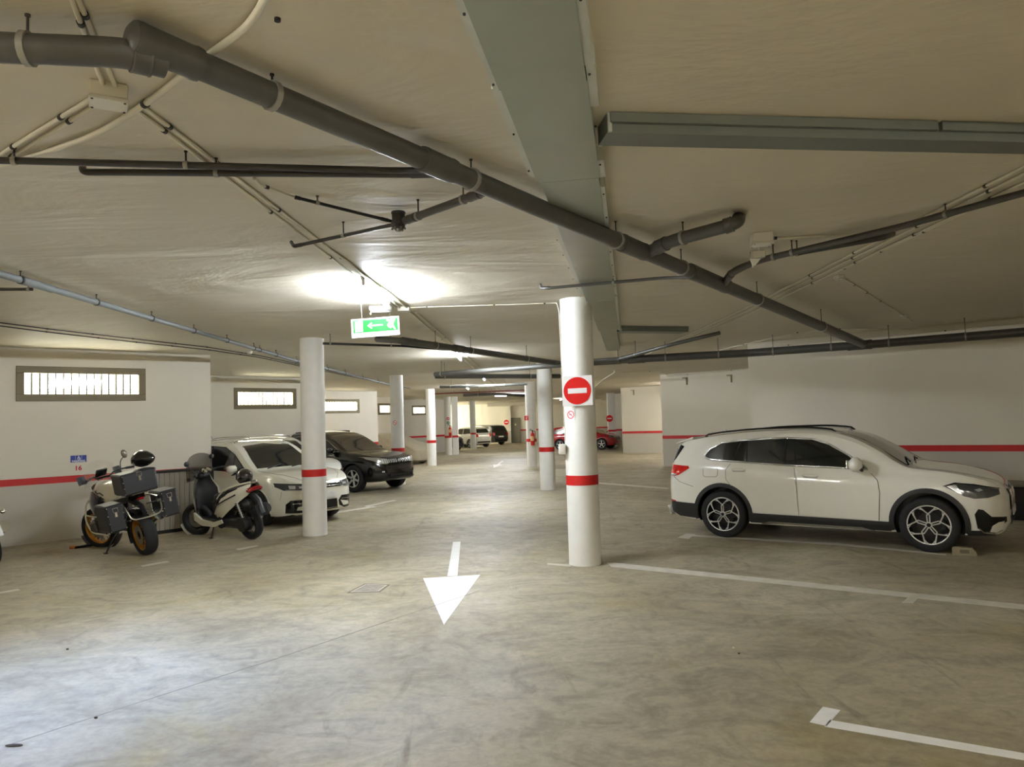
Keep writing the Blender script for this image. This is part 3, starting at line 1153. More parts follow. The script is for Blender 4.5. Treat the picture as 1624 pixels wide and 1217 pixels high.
def branch(label, a, c_, w_, h, loc_name='ventilation_duct'):
    t = thing(loc_name, label, 'duct', a)
    a, c_ = Vector(a), Vector(c_)
    u = (c_ - a).normalized()
    v = Vector((-u.y, u.x, 0))
    rot = Matrix((u, v, Vector((0, 0, 1)))).transposed()
    ln = (c_ - a).length
    n = max(1, int(ln / 1.5))
    for i in range(n):
        b = MB()
        b.box(a + u * (ln * (i + .5) / n) + Vector((0, 0, h / 2 + .001 * (i % 2))), (ln / n, w_, h), rot)
        b.build('duct_panel', M_GALVB, t, world=True, smooth=0)
        b = MB()
        b.box(a + u * (ln * (i + .5) / n) - v * (w_ / 2 + .012) + Vector((0, 0, h * .72)), (ln / n * .985, .03, h * .5), rot)
        b.build('side_flange', M_GALVB, t, world=True, smooth=0)
    b = MB()
    b.box(a + u * 0.012 + Vector((0, 0, h / 2)), (.02, w_ + .03, h * .98), rot)
    b.build('end_collar', M_GALV2, t, world=True, smooth=0)
    return t


q0, q1 = at(956, 221, ZD), at(1640, 236, ZD)
branch('galvanised side duct running from the wide duct to the right edge', q0, q1 + (q1 - q0) * 1.2, 0.17, CEIL - ZD)
q0, q1 = at(978, 527, 3.27), at(1085, 528, 3.27)
branch('short galvanised side duct near the far end of the wide duct', q0, q1, 0.28, CEIL - 3.27)

# ------------------------------------------------------------------ columns
def column(label, x, y, r=0.203, band=True, loc_z=0):
    t = thing('column', label, 'column', (x, y, 0), 0, 'round garage columns')
    b = MB()
    b.lathe([(r * 1.012, 0), (r * 1.005, .03), (r, .06), (r, 1.0), (r, CEIL)], (0, 0, 0), (0, 0, 1), 40)
    b.build('shaft', M_COLW, t, smooth=60)
    if band:
        b = MB()
        b.lathe([(r, .995), (r + .003, .995), (r + .003, 1.118), (r, 1.118)], (0, 0, 0), (0, 0, 1), 40)
        o = b.build('red_band', M_RED, t, smooth=60)
    return t


cA = column('nearest white column, the one carrying the big no entry sign', 0.85, 9.19)
cB = column('white column in front of the white and black cars on the left', -3.44, 12.39)
cC = column('white column just left behind the sign column, without a sign', 0.86, 19.05)
cD = column('white column behind the black car, with a small round sticker', -3.58, 22.25)
cE = column('slim white column in front of the covered car', -3.61, 31.6)
cF = column('white column with a red extinguisher in front of the dark blue car', -3.78, 41.65)
cG = column('farthest white column, in front of the small white hatchback', -2.84, 50.55)
cH = column('white column with a red extinguisher behind the right hand columns', 0.70, 28.5)
cI = column('far white column glimpsed just right of the second column', 2.1, 45.0, 0.16)
b = MB()
b.bbox((-.28, -.02, 0.9 + .6), (.08, .16, 0.0 + .14), .012)
b = MB()
# square pilaster beside the extinguisher column
t = thing('pillar', 'narrow square pillar standing against the extinguisher column', 'pillar', (-3.38, 41.85, 0))
MB().bbox((0, 0, CEIL / 2), (.34, .3, CEIL), .01).build('shaft', M_COLW, t)
MB().box((0, 0, 1.056), (.348, .308, .12)).build('red_band', M_RED, t)
# socket box on the sign column cable
t = thing('switch_box', 'small white switch box on the left side of the sign column', 'switch', (0.605, 9.10, 1.45))
MB().bbox((0, 0, 0), (.09, .10, .13), .012).build('box_body', M_WPLAST, t)
MB().bbox((0, -.052, 0), (.05, .008, .08), .003).build('rocker', M_WPLAST, t)

# ------------------------------------------------------------------ signs
M_SIGNR = mat('sign_red', (225, 18, 20), 0.35)
M_SIGNW = mat('sign_white', (242, 242, 240), 0.35)


def disc(b, c, u, v, r, d, n=40, r0=0.0):
    if r0 == 0:
        b.prism([(r * math.cos(2 * math.pi * i / n), r * math.sin(2 * math.pi * i / n)) for i in range(n)], c, u, v, d)
    else:
        ax = Vector(u).cross(Vector(v))
        h = Vector(d).dot(ax)
        b.lathe([(r0, 0), (r, 0), (r, h), (r0, h)], c, ax, n, close=True)
    return b


def noentry(label, c, u, size, square=True):
    """sign facing the camera: c centre, u unit vector to the right, size = plate side"""
    u = Vector(u).normalized()
    v = Vector((0, 0, 1))
    n = u.cross(v)
    t = thing('no_entry_sign', label, 'sign', c)
    c = Vector(c)
    if square:
        b = MB()
        h = size / 2
        b.prism([(-h, -h), (h, -h), (h, h), (-h, h)], c - n * .002, u, v, n * .004)
        b.build('plate', M_SIGNW, t, world=True, smooth=0)
    b = MB()
    disc(b, c + n * .003, u, v, size * (.455 if square else .5), n * .002)
    b.build('red_disc', M_SIGNR, t, world=True, smooth=0)
    b = MB()
    w_, h = size * .315, size * .085
    b.prism([(-w_, -h), (w_, -h), (w_, h), (-w_, h)], c + n * .0055, u, v, n * .0015)
    b.build('white_bar', M_SIGNW, t, world=True, smooth=0)
    return t


sc_ = onwall(915.5, 620, (0.5, 8.975), (1.2, 8.955))
noentry('large square no entry sign on the nearest column', (sc_.x, sc_.y, sc_.z), (1, -.03, .02), 0.375)
noentry('small round no entry sign on the far wall left of the service door', onwall(803, 670, (-2, 60.70), (2, 60.70)), (1, 0, 0), 0.42, False)
sp = isect((0, 0), tuple(px_ray(966, 664).xy), (RW[7][0], RW[7][1]), dR) if False else None
q = Vector((RW[5][0], RW[5][1], 0))
noentry('small round no entry sign on the right, left of the wall steps', at(966.5, 664, 1.84) if False else onwall(966.5, 664, (4, 44.0), (8, 44.0)), (1, 0, 0), 0.42, False)
t = thing('pillar', 'pale square pillar behind the small round no entry sign at the right', 'pillar', (6.02, 44.16, 0))
MB().bbox((0, 0, CEIL / 2), (.46, .28, CEIL), .01).build('shaft', M_COLW, t)
MB().box((0, 0, 1.056), (.468, .288, .12)).build('red_band', M_RED, t)


def sticker(label, ang, cx_, cy_, r, z, s):
    """small no-smoking style sticker curved on a column"""
    d = Vector((math.sin(ang), -math.cos(ang), 0))
    u = Vector((math.cos(ang), math.sin(ang), 0))
    c = Vector((cx_, cy_, z)) + d * (r + .003)
    v = Vector((0, 0, 1))
    t = thing('prohibition_sticker', label, 'sticker', c)
    b = MB()
    b.prism([(-s, -s), (s, -s), (s, s), (-s, s)], c - d * .0, u, v, d * .001)
    b.build('backing', M_SIGNW, t, world=True, smooth=0)
    b = MB()
    disc(b, c + d * .0015, u, v, s * .92, d * .001, 28, s * .72)
    q = s * .7
    b.prism([(-q * .75, q * .6), (-q * .6, q * .75), (q * .75, -q * .6), (q * .6, -q * .75)][::-1], c + d * .0015, u, v, d * .001)
    b.build('red_ring', M_SIGNR, t, world=True, smooth=0)
    b = MB()
    b.prism([(-q * .6, -.1 * q), (q * .5, -.1 * q), (q * .5, .12 * q), (-q * .6, .12 * q)], c + d * .0016, u, v, d * .0006)
    b.build('cigarette_symbol', M_BLACK, t, world=True, smooth=0)


sticker('small round red prohibition sticker under the big no entry sign', R(-38), 0.85, 9.19, .203, 1.88, 0.055)
sticker('small round red prohibition sticker on the column behind the black car', R(-12), -3.58, 22.25, .203, 1.90, 0.075)
# fire point notices on the extinguisher columns
for lab, x, y, z, s in (('small red fire point notice high on the column behind the right hand columns', 0.52, 28.285, 1.93, .16), ('small red fire point notice above the extinguisher of the left column', -3.74, 41.448, 2.1, .15),
                        ('small green fire point notice above the extinguisher of the left column', -3.74, 41.448, 1.86, .15)):
    t = thing('fire_notice', lab, 'sign', (x, y, z))
    gm = mat('notice_green', (40, 110, 60), .5) if 'green' in lab else M_SIGNR
    MB().box((0, 0, 0), (s, .004, s * 1.1)).build('plate', gm, t)
    b = MB()
    b.box((0, -.003, -s * .1), (s * .3, .004, s * .5)).box((s * .1, -.003, s * .25), (s * .45, .004, s * .12))
    b.build('symbol', M_SIGNW, t)


def extinguisher(label, x, y, z):
    t = thing('fire_extinguisher', label, 'extinguisher', (x, y, z))
    mr = mat('extinguisher_red', (196, 20, 18), .3, coat=.5)
    MB().lathe([(0, 0), (.07, 0), (.082, .015), (.084, .05), (.084, .40), (.07, .46), (.03, .5), (.026, .53), (0, .53)], (0, 0, 0), (0, 0, 1), 22).build('cylinder', mr, t)
    b = MB()
    b.cyl((0, 0, .52), (0, 0, .57), .024, n=10)
    b.bbox((-.05, 0, .585), (.16, .02, .018), .004, Matrix.Rotation(R(14), 3, 'Y'))
    b.bbox((-.04, 0, .615), (.15, .02, .014), .004, Matrix.Rotation(R(30), 3, 'Y'))
    b.build('valve', M_BLACK, t)
    MB().tube(smooth_path([(.02, 0, .56), (.1, -.02, .54), (.11, -.03, .3), (.095, -.03, .12)], .06), .011, 8).build('hose', M_BLACK, t)
    b = MB()
    b.lathe([(.0852, .18), (.0855, .18), (.0855, .36), (.0852, .36)], (0, 0, 0), (0, 0, 1), 12, arc=(R(150), R(290)))
    b.build('label_band', mat('extinguisher_label', (226, 196, 140), .5), t)
    return t


extinguisher('red fire extinguisher hanging left of the second right column', 0.735, 28.2 - .0, 0.86)
extinguisher('red fire extinguisher hanging on the far left column', -3.64, 41.42, 1.12)

# exit sign
ec = at(595.5, 519, 2.95)
ux = Vector((1, 0.0, 0.045)).normalized()
vz = Vector((-0.03, 0, 1)).normalized()
nn = ux.cross(vz)
et = thing('exit_sign', 'green emergency exit sign with a white arrow hanging from the ceiling', 'sign', ec)
W_, H_ = 0.55, 0.215
M_EW = mat('exit_white', (168, 174, 168), .4, emit=(244, 250, 246), estr=0.05)
M_EG = mat('exit_green', (4, 100, 24), .5, emit=(6, 150, 40), estr=0.12, spec=.2)


def epoly(name, poly, m, off, th=.002):
    MB().prism(poly, ec + nn * off, ux, vz, nn * th).build(name, m, et, world=True, smooth=0)


def rect(x0, y0, x1, y1):
    return [(x0, y0), (x1, y0), (x1, y1), (x0, y1)]


epoly('plate', rect(-W_ / 2, -H_ / 2, W_ / 2, H_ / 2), M_EW, -.004, .008)
epoly('green_field', rect(-W_ * .46, -H_ * .25, W_ * .47, H_ * .42), M_EG, .0045)
epoly('door_symbol', rect(-W_ * .425, -H_ * .20, -W_ * .26, H_ * .37), M_EW, .007)
epoly('arrow_symbol', [(-.09, .02), (-.045, .056), (-.035, .045), (-.058, .027), (.085, .027), (.085, .013), (-.058, .013), (-.035, -.006), (-.045, -.016)][::-1], M_EW, .007)
b = MB()
man = [(.135, .01), (.16, .05), (.15, .066), (.185, .082), (.235, .084), (.218, .05), (.205, .02), (.232, -.04), (.222, -.046), (.19, -.008), (.178, -.03), (.165, -.02), (.15, -.012)]
b.prism(man[::-1], ec + nn * .007, ux, vz, nn * .002)
disc(b, ec + nn * .007 + ux * .145 + vz * .07, ux, vz, .014, nn * .002, 16)
b.build('running_figure', M_EW, et, world=True, smooth=0)
text_mesh('SALIDA DE EMERGENCIA', 0.036, 'lettering', mat('exit_grey_text', (150, 158, 152), .6), et,
          Matrix.Translation(-ec) @ plane_m(ec + nn * .0045 - vz * H_ * .375, ux, vz), depth=.0008)
b = MB()
for s in (-.15, .17):
    p = ec + ux * s + vz * (H_ / 2)
    b.cyl(p, (p.x - .01, p.y, CEIL), .0016, n=6)
b.build('suspension_wire', M_STEEL, et, world=True)
# parking sign and bay number on the left wall
LWu = Vector((l1d[0], l1d[1], 0))
LWn = Vector((l1d[1], -l1d[0], 0))
pc = onwall(124.5, 728, L[0], L[1]) + LWn * .006
t = thing('parking_sign', 'blue disabled parking plate on the left wall above the red number', 'sign', pc)
zv = Vector((0, 0, 1))
h = .062
MB().prism(rect(-.125, -h, .125, h), pc - LWn * .003, LWu, zv, LWn * .004).build('plate', mat('sign_blue', (28, 52, 150), .4), t, world=True, smooth=0)
b = MB()
disc(b, pc + LWn * .002 + zv * .045, LWu, zv, .009, LWn * .001, 12)
disc(b, pc + LWn * .002 + zv * .005 + LWu * .004, LWu, zv, .026, LWn * .001, 20, .019)
b.prism(rect(-.004, .01, .006, .036), pc + LWn * .002, LWu, zv, LWn * .001)
b.prism([(0, .008), (.02, .008), (.034, -.012), (.028, -.016), (.016, .0), (0, .0)][::-1], pc + LWn * .002, LWu, zv, LWn * .001)
for x0, x1 in ((-.052, -.049), (.049, .052)):
    b.prism(rect(x0, -.022, x1, .055), pc + LWn * .002, LWu, zv, LWn * .001)
b.build('wheelchair_symbol', M_SIGNW, t, world=True, smooth=0)
text_mesh('PARKING', 0.05, 'lettering', M_SIGNW, t, Matrix.Translation(-pc) @ plane_m(pc + LWn * .003 - zv * .042, LWu, zv), bold=.001, depth=.0006)
nc = onwall(124, 743, L[0], L[1]) + LWn * .004
t = thing('bay_number', 'red painted number 16 on the left wall under the blue plate', 'number', nc)
text_mesh('16', 0.115, 'digits', mat('number_red', (190, 28, 30), .6), t, plane_m((0, 0, 0), LWu, zv), bold=.0035, depth=.0006)

# ------------------------------------------------------------------ ceiling lamps
M_TUBE = mat('lit_tube', (255, 255, 255), .4, emit=(240, 246, 255), estr=420.0 * LAMP_W)
M_BATTEN = mat('batten_white', (222, 222, 214), .45)


M_TUBEW = mat('lit_tube_soft', (255, 255, 255), .4, emit=(255, 250, 238), estr=240.0 * LAMP_W)


def strip_lamp(label, c, rz, ln=1.5, m=None):
    t = thing('strip_lamp', label, 'lamp', (c[0], c[1], CEIL), rz, 'ceiling strip lamps')
    b = MB()
    b.prism([(-.03, 0), (.03, 0), (.022, -.035), (-.022, -.035)][::-1], (0, -ln / 2, 0), (1, 0, 0), (0, 0, 1), (0, ln, 0))
    b.build('batten', M_BATTEN, t, smooth=0)
    for s in (-1, 1):
        b = MB()
        b.bbox((0, s * (ln / 2 - .02), -.06), (.034, .03, .08), .006)
        b.build('lamp_holder', M_BATTEN, t)
    MB().cyl((0, -ln / 2 + .03, -.085), (0, ln / 2 - .03, -.085), .016, n=12).build('tube', m or M_TUBE, t)
    return t


strip_lamp('lit strip lamp above the exit sign, nearest of the row', (-1.49, 8.05), 0)
strip_lamp('lit strip lamp beyond the exit sign, second of the row', at(727, 567, 3.27)[:2], 0)
strip_lamp('lit strip lamp third of the far row', at(767, 601, 3.27)[:2], 0)
strip_lamp('lit strip lamp at the far left of the row end', at(741, 616, 3.27)[:2], 0)
strip_lamp('lit strip lamp at the far end near the service door', at(806, 628, 3.27)[:2], R(90))
for x, y, lab in ((-1.5, 0.3, 'lit strip lamp of the row right above the viewer'), (2.6, -3.0, 'added fill strip lamp, unseen behind the viewer over the first right bay'), (7.5, -2.5, 'added fill strip lamp, unseen in the near right corner behind the viewer'), (-6.5, 1.5, 'added fill strip lamp, unseen beside the viewer over the left bays'),
                  (-1.5, -4.5, 'added fill strip lamp, unseen behind the viewer in line with the row'),
                  (7.4, 33.2, 'added fill strip lamp hidden behind the second right wall step'), (3.5, 52.0, 'added fill strip lamp over the far red car bay'), (-9.5, 25.5, 'added fill strip lamp in the recess behind the second left wall step'), (-8.6, 34.8, 'added fill strip lamp in the recess behind the third left wall step')):
    strip_lamp(lab, (x, y), 0, m=M_TUBEW)  # first continues the row; the others are lamps added to brighten the garage
# lamp with a downward reflector left of the view: lights the pale patch of floor at the lower left
t = thing('reflector_lamp', 'cool white reflector lamp over the driveway just left of the view', 'lamp', (-4.45, 5.1, CEIL))
b = MB()
b.box((0, 0, -.022), (.5, 1.4, .036))
for s in (-1, 1):
    b.box((s * .25, 0, -.105), (.012, 1.4, .2)).box((0, s * .7, -.105), (.5, .012, .2))
b.build('reflector', M_BATTEN, t, smooth=0)
ld = bpy.data.lights.new('reflector_lamp_light', 'AREA')
ld.shape = 'RECTANGLE'
ld.size, ld.size_y = .44, 1.3
ld.energy = PATCH_W
ld.color = (.32, .49, 1.0)
ld.spread = R(85)
lo = bpy.data.objects.new('reflector_lamp_light', ld)
COL.objects.link(lo)
lo.location = (-4.45, 5.1, CEIL - .06)
lo.rotation_euler = (0, R(-27), 0)
# unlit emergency batten below the first lamp
p = at(604, 493, 3.3)
t = thing('emergency_light', 'small unlit white emergency batten just above the exit sign', 'lamp', (p.x, p.y, CEIL), R(4))
MB().bbox((0, 0, -.03), (.30, .09, .06), .012).build('housing', M_WPLAST, t)
MB().bbox((0, 0, -.072), (.27, .07, .03), .012).build('diffuser', glass_mat('frosted_cover', (232, 232, 226), 0.9, .3), t)
MB().bbox((-.13, -.02, -.1), (.02, .02, .03), .004).build('test_button', M_WPLAST, t)

# ------------------------------------------------------------------ car kit
def pchip(xs, ys):
    xs, ys = np.array(xs, float), np.array(ys, float)
    h = np.diff(xs)
    dl = np.diff(ys) / h
    n = len(xs)
    m = np.zeros(n)
    m[0], m[-1] = dl[0], dl[-1]
    for i in range(1, n - 1):
        if dl[i - 1] * dl[i] > 0:
            w1, w2 = 2 * h[i] + h[i - 1], h[i] + 2 * h[i - 1]
            m[i] = (w1 + w2) / (w1 / dl[i - 1] + w2 / dl[i])

    def f(x):
        x = min(max(x, xs[0]), xs[-1])
        i = min(max(int(np.searchsorted(xs, x) - 1), 0), n - 2)
        t = (x - xs[i]) / h[i]
        return float((1 + 2 * t) * (1 - t) ** 2 * ys[i] + t * (1 - t) ** 2 * h[i] * m[i] + t * t * (3 - 2 * t) * ys[i + 1] + t * t * (t - 1) * h[i] * m[i + 1])
    return f


def curve(pts):
    pts = sorted(pts)
    return pchip([p[0] for p in pts], [p[1] for p in pts])


M_CLAD = mat('black_cladding', (34, 34, 34), 0.55, noise=.05, nscale=30)
M_TYRE = mat('tyre_rubber', (24, 24, 24), 0.75, noise=.08, nscale=20)
M_RIMD = mat('dark_rim', (30, 30, 31), 0.35, 0.6)
M_RIMB = mat('bright_alloy', (226, 226, 222), 0.35, 0.45)
M_CHROME = mat('chrome', (222, 222, 220), 0.14, 1.0)
M_GLASS = mat('dark_car_glass', (20, 22, 20), 0.06, coat=.5)
M_LAMPG = mat('headlamp_glass', (70, 74, 76), 0.08, 0.3, coat=1.0)
M_LED = mat('headlamp_reflector', (215, 220, 224), 0.2, 0.6)
M_TAIL = mat('tail_lamp_red', (200, 16, 14), 0.15, coat=1.0)
M_DISC = mat('brake_disc_steel', (40, 39, 37), .5, .5)
M_SEAM = mat('panel_gap', (74, 71, 64), 0.7)
M_TRIM = mat('satin_trim', (196, 197, 196), .2, .9)
M_PLATE = mat('number_plate_white', (226, 226, 222), 0.5)
M_INT = mat('black_gloss', (12, 12, 13), 0.2)


class Car:
    def __init__(self, name, label, cat, loc, yaw, sp, paint, group=None):
        self.t = thing(name, label, cat, loc, yaw, group)
        self.sp = sp
        self.paint = paint
        self.x0 = sp['top'][0][0]
        top, sh, bot, wid = (curve(sp[k]) for k in ('top', 'sh', 'bot', 'wid'))
        xs = set()
        for k in ('top', 'sh', 'bot', 'wid'):
            xs |= {round(p[0], 4) for p in sp[k]}
        xa, xb = min(xs), max(xs)
        xs |= {round(x, 4) for x in np.linspace(xa, xb, 44)}
        xs = sorted(xs)
        xs = [x for i, x in enumerate(xs) if i == 0 or x - xs[i - 1] > 0.008 or x == xb]
        tb = sp.get('tumble', 0.27)
        rings = []
        for x in xs:
            zt, zs, zb, w = top(x), sh(x), bot(x), wid(x)
            zs = min(zs, zt - 0.03)
            hb, H = zs - zb, zt - zs
            hm = max(H - 0.06, 0.01)
            yr = 0.94 * w - tb * H
            e = min(.075, .42 * H)
            half = [(0, zb), (.80 * w, zb), (.935 * w, zb + .025), (.98 * w, zb + .14 * hb), (.995 * w, zb + .34 * hb), (1.0 * w, zb + .58 * hb),
                    (.995 * w, zb + .76 * hb), (.982 * w, zb + .89 * hb), (.955 * w, zb + .97 * hb), (.94 * w, zs + .0)]
            ze = zt - e
            for q in (.33, .66, 1.0):
                half.append((.94 * w + (yr - .94 * w) * q * .92, zs + (ze - zs) * q))
            half += [(yr - min(.05, .3 * H) * .8, zt - e * .38), (yr * .78, zt - e * .10), (yr * .45, zt - e * .02), (0, zt + .006)]
            ring = [Vector((x, -y, z)) for y, z in half] + [Vector((x, y, z)) for y, z in half[-2:0:-1]]
            rings.append(ring)
        if sp.get('cover'):
            for i, r_ in enumerate(rings):
                for j, p in enumerate(r_):
                    k = math.sin(p.x * 9 + p.z * 13 + p.y * 4) * .018 + math.sin(p.x * 23 - p.z * 17) * .010
                    k *= 1.3 - min(1, p.z)
                    if p.z < .3:
                        p.z += .04 * math.sin(p.x * 7) + .02 * math.sin(p.x * 19)
                    r_[j] = Vector((p.x, p.y * (1 + k * 1.6), p.z + k * .3))
        b = MB()
        n = len(rings[0])
        vs = [p for r_ in rings for p in r_]
        fs = []
        for i in range(len(rings) - 1):
            for j in range(n):
                j2 = (j + 1) % n
                fs.append([i * n + j, (i + 1) * n + j, (i + 1) * n + j2, i * n + j2])
        fs.append(list(range(n)))
        fs.append(list(range(len(vs) - 1, len(vs) - n - 1, -1)))
        b.add(vs, fs)
        # ray-cast copy of the uncut body
        tri = []
        for f in fs:
            for k in range(1, len(f) - 1):
                tri.append((f[0], f[k], f[k + 1]))
        self.bvh = BVHTree.FromPolygons(vs, tri)
        body = b.build('fabric_cover' if sp.get('cover') else 'body_shell', [paint, M_INT], self.t, smooth=32)
        if sp.get('cover'):
            return
        # wheel arches
        ra = sp['arch']
        cut = MB()
        for wx in sp['wheels']:
            for s in (-1, 1):
                cut.cyl((wx, s * (sp['track'] - .27), sp['R'] * sp.get('archz', 1.03)), (wx, s * (sp['track'] + .5), sp['R'] * sp.get('archz', 1.03)), ra, n=36)
        co = cut.build('arch_cutter', M_INT, self.t, smooth=0)
        md = body.modifiers.new('arch', 'BOOLEAN')
        md.operation = 'DIFFERENCE'
        md.object = co
        md.solver = 'EXACT'
        bpy.context.view_layer.update()
        dg = bpy.context.evaluated_depsgraph_get()
        me = bpy.data.meshes.new_from_object(body.evaluated_get(dg))
        body.modifiers.clear()
        body.data = me
        bpy.data.objects.remove(co)
        me.materials.clear()
        me.materials.append(paint)
        me.materials.append(M_INT)
        R2 = sp['R'] * sp.get('archz', 1.03)
        for p in me.polygons:
            c = p.center
            ins = any(math.hypot(c.x - wx, c.z - R2) < ra * 1.004 for wx in sp['wheels']) and abs(c.y) > sp['track'] - .3
            low = c.z < 0.32 and abs(p.normal.z) > .9
            p.material_index = 1 if ins or low else 0
        me.polygons.foreach_set('use_smooth', [True] * len(me.polygons))
        me.set_sharp_from_angle(angle=R(32))
        self.body = body

    # -- surface helpers: axis 'side' (a=x, b=z), 'front'/'rear' (a=y, b=z), 'top' (a=x, b=y)
    def hit(self, axis, a, b, s=-1):
        if axis == 'side':
            o, d = Vector((a, s * 3, b)), Vector((0, -s, 0))
        elif axis == 'front':
            o, d = Vector((4, a, b)), Vector((-1, 0, 0))
        elif axis == 'rear':
            o, d = Vector((-4, a, b)), Vector((1, 0, 0))
        else:
            o, d = Vector((a, b, 4)), Vector((0, 0, -1))
        h = self.bvh.ray_cast(o, d)
        return (h[0], -d) if h[0] is not None else (None, -d)

    def patch(self, name, m, axis, poly, s=-1, off=.006, nu=14, nv=5, th=.012, parent=None, smooth=40):
        us = sorted({round(p[0], 5) for p in poly})
        u0, u1 = us[0], us[-1]
        us = sorted(set(us) | set(np.linspace(u0, u1, nu)))
        us = [u for i, u in enumerate(us) if i == 0 or u - us[i - 1] > 1e-4]
        rows = []
        n = len(poly)
        for u in us:
            uu = min(max(u, u0 + 1e-5), u1 - 1e-5)
            vv = []
            for i in range(n):
                (a0, b0), (a1, b1) = poly[i], poly[(i + 1) % n]
                if (a0 - uu) * (a1 - uu) <= 0 and abs(a1 - a0) > 1e-9:
                    vv.append(b0 + (b1 - b0) * (uu - a0) / (a1 - a0))
            if len(vv) < 2:
                continue
            v0, v1 = min(vv), max(vv)
            row = []
            for j in range(nv + 1):
                h, nrm = self.hit(axis, u, v0 + (v1 - v0) * j / nv, s)
                row.append(None if h is None else (h, nrm))
            if all(x is not None for x in row):
                rows.append(row)
        if len(rows) < 2:
            return None
        G = [[h + nm * off for h, nm in r_] for r_ in rows]
        b = MB()
        b.grid(G)
        # skirt down into the body
        per = [(i, 0) for i in range(len(rows))] + [(len(rows) - 1, j) for j in range(1, nv + 1)] + \
              [(i, nv) for i in range(len(rows) - 2, -1, -1)] + [(0, j) for j in range(nv - 1, 0, -1)]
        A = [G[i][j] for i, j in per]
        B = [rows[i][j][0] - rows[i][j][1] * (th - off) for i, j in per]
        k = len(per)
        b.add(A + B, [[i, (i + 1) % k, (i + 1) % k + k, i + k] for i in range(k)])
        o = b.build(name, m, parent or self.t, smooth=smooth, fix=False)
        # outward faces
        me = o.data
        bm = bmesh.new()
        bm.from_mesh(me)
        bmesh.ops.remove_doubles(bm, verts=bm.verts, dist=1e-5)
        bm.normal_update()
        ref = rows[0][0][1]
        tot = sum((f.normal.dot(ref)) * f.calc_area() for f in bm.faces)
        bmesh.ops.recalc_face_normals(bm, faces=bm.faces)
        bm.normal_update()
        if sum(f.normal.dot(ref) * f.calc_area() for f in bm.faces) < 0:
            bmesh.ops.reverse_faces(bm, faces=bm.faces)
        bm.to_mesh(me)
        bm.free()
        me.polygons.foreach_set('use_smooth', [True] * len(me.polygons))
        me.set_sharp_from_angle(angle=R(smooth))
        return o

    def line(self, name, m, axis, pts, s=-1, r=.004, off=.002, k=8, parent=None, closed=False, n=6):
        P = []
        for (a0, b0), (a1, b1) in zip(pts, pts[1:] + ([pts[0]] if closed else [])):
            for i in range(k):
                t = i / k
                P.append((a0 + (a1 - a0) * t, b0 + (b1 - b0) * t))
        if not closed:
            P.append(pts[-1])
        Q = []
        for a, b_ in P:
            h, nm = self.hit(axis, a, b_, s)
            if h is not None:
                Q.append(h + nm * off)
        if len(Q) < 2:
            return None
        b = MB()
        b.tube(Q, r, n, closed=closed)
        return b.build(name, m, parent or self.t, smooth=60)

    def both(self, name, m, poly, **kw):
        return [self.patch(name, m, 'side', poly, s=s, **kw) for s in (-1, 1)]

    def arch_trim(self, m, w=.05, a0=-14, a1=194, off=.012, z=None):
        R2 = self.sp['R'] * self.sp.get('archz', 1.03)
        ra = self.sp['arch']
        for wx in self.sp['wheels']:
            for s in (-1, 1):
                G = []
                for i in range(27):
                    t = R(a0 + (a1 - a0) * i / 26)
                    row = []
                    for q, o in ((-.004, -.03), (-.002, off), (w * .5, off * 1.2), (w, off), (w + .002, -.004)):
                        x, zz = wx + (ra + q) * math.cos(t), R2 + (ra + q) * math.sin(t)
                        h, nm = self.hit('side', x, max(zz, .13), s)
                        if h is None:
                            row = None
                            break
                        row.append(Vector((x, h.y, zz)) + nm * o)
                    if row:
                        G.append(row)
                if len(G) > 3:
                    b = MB()
                    b.grid(G)
                    b.build('wheel_arch_trim', m, self.t, smooth=50)

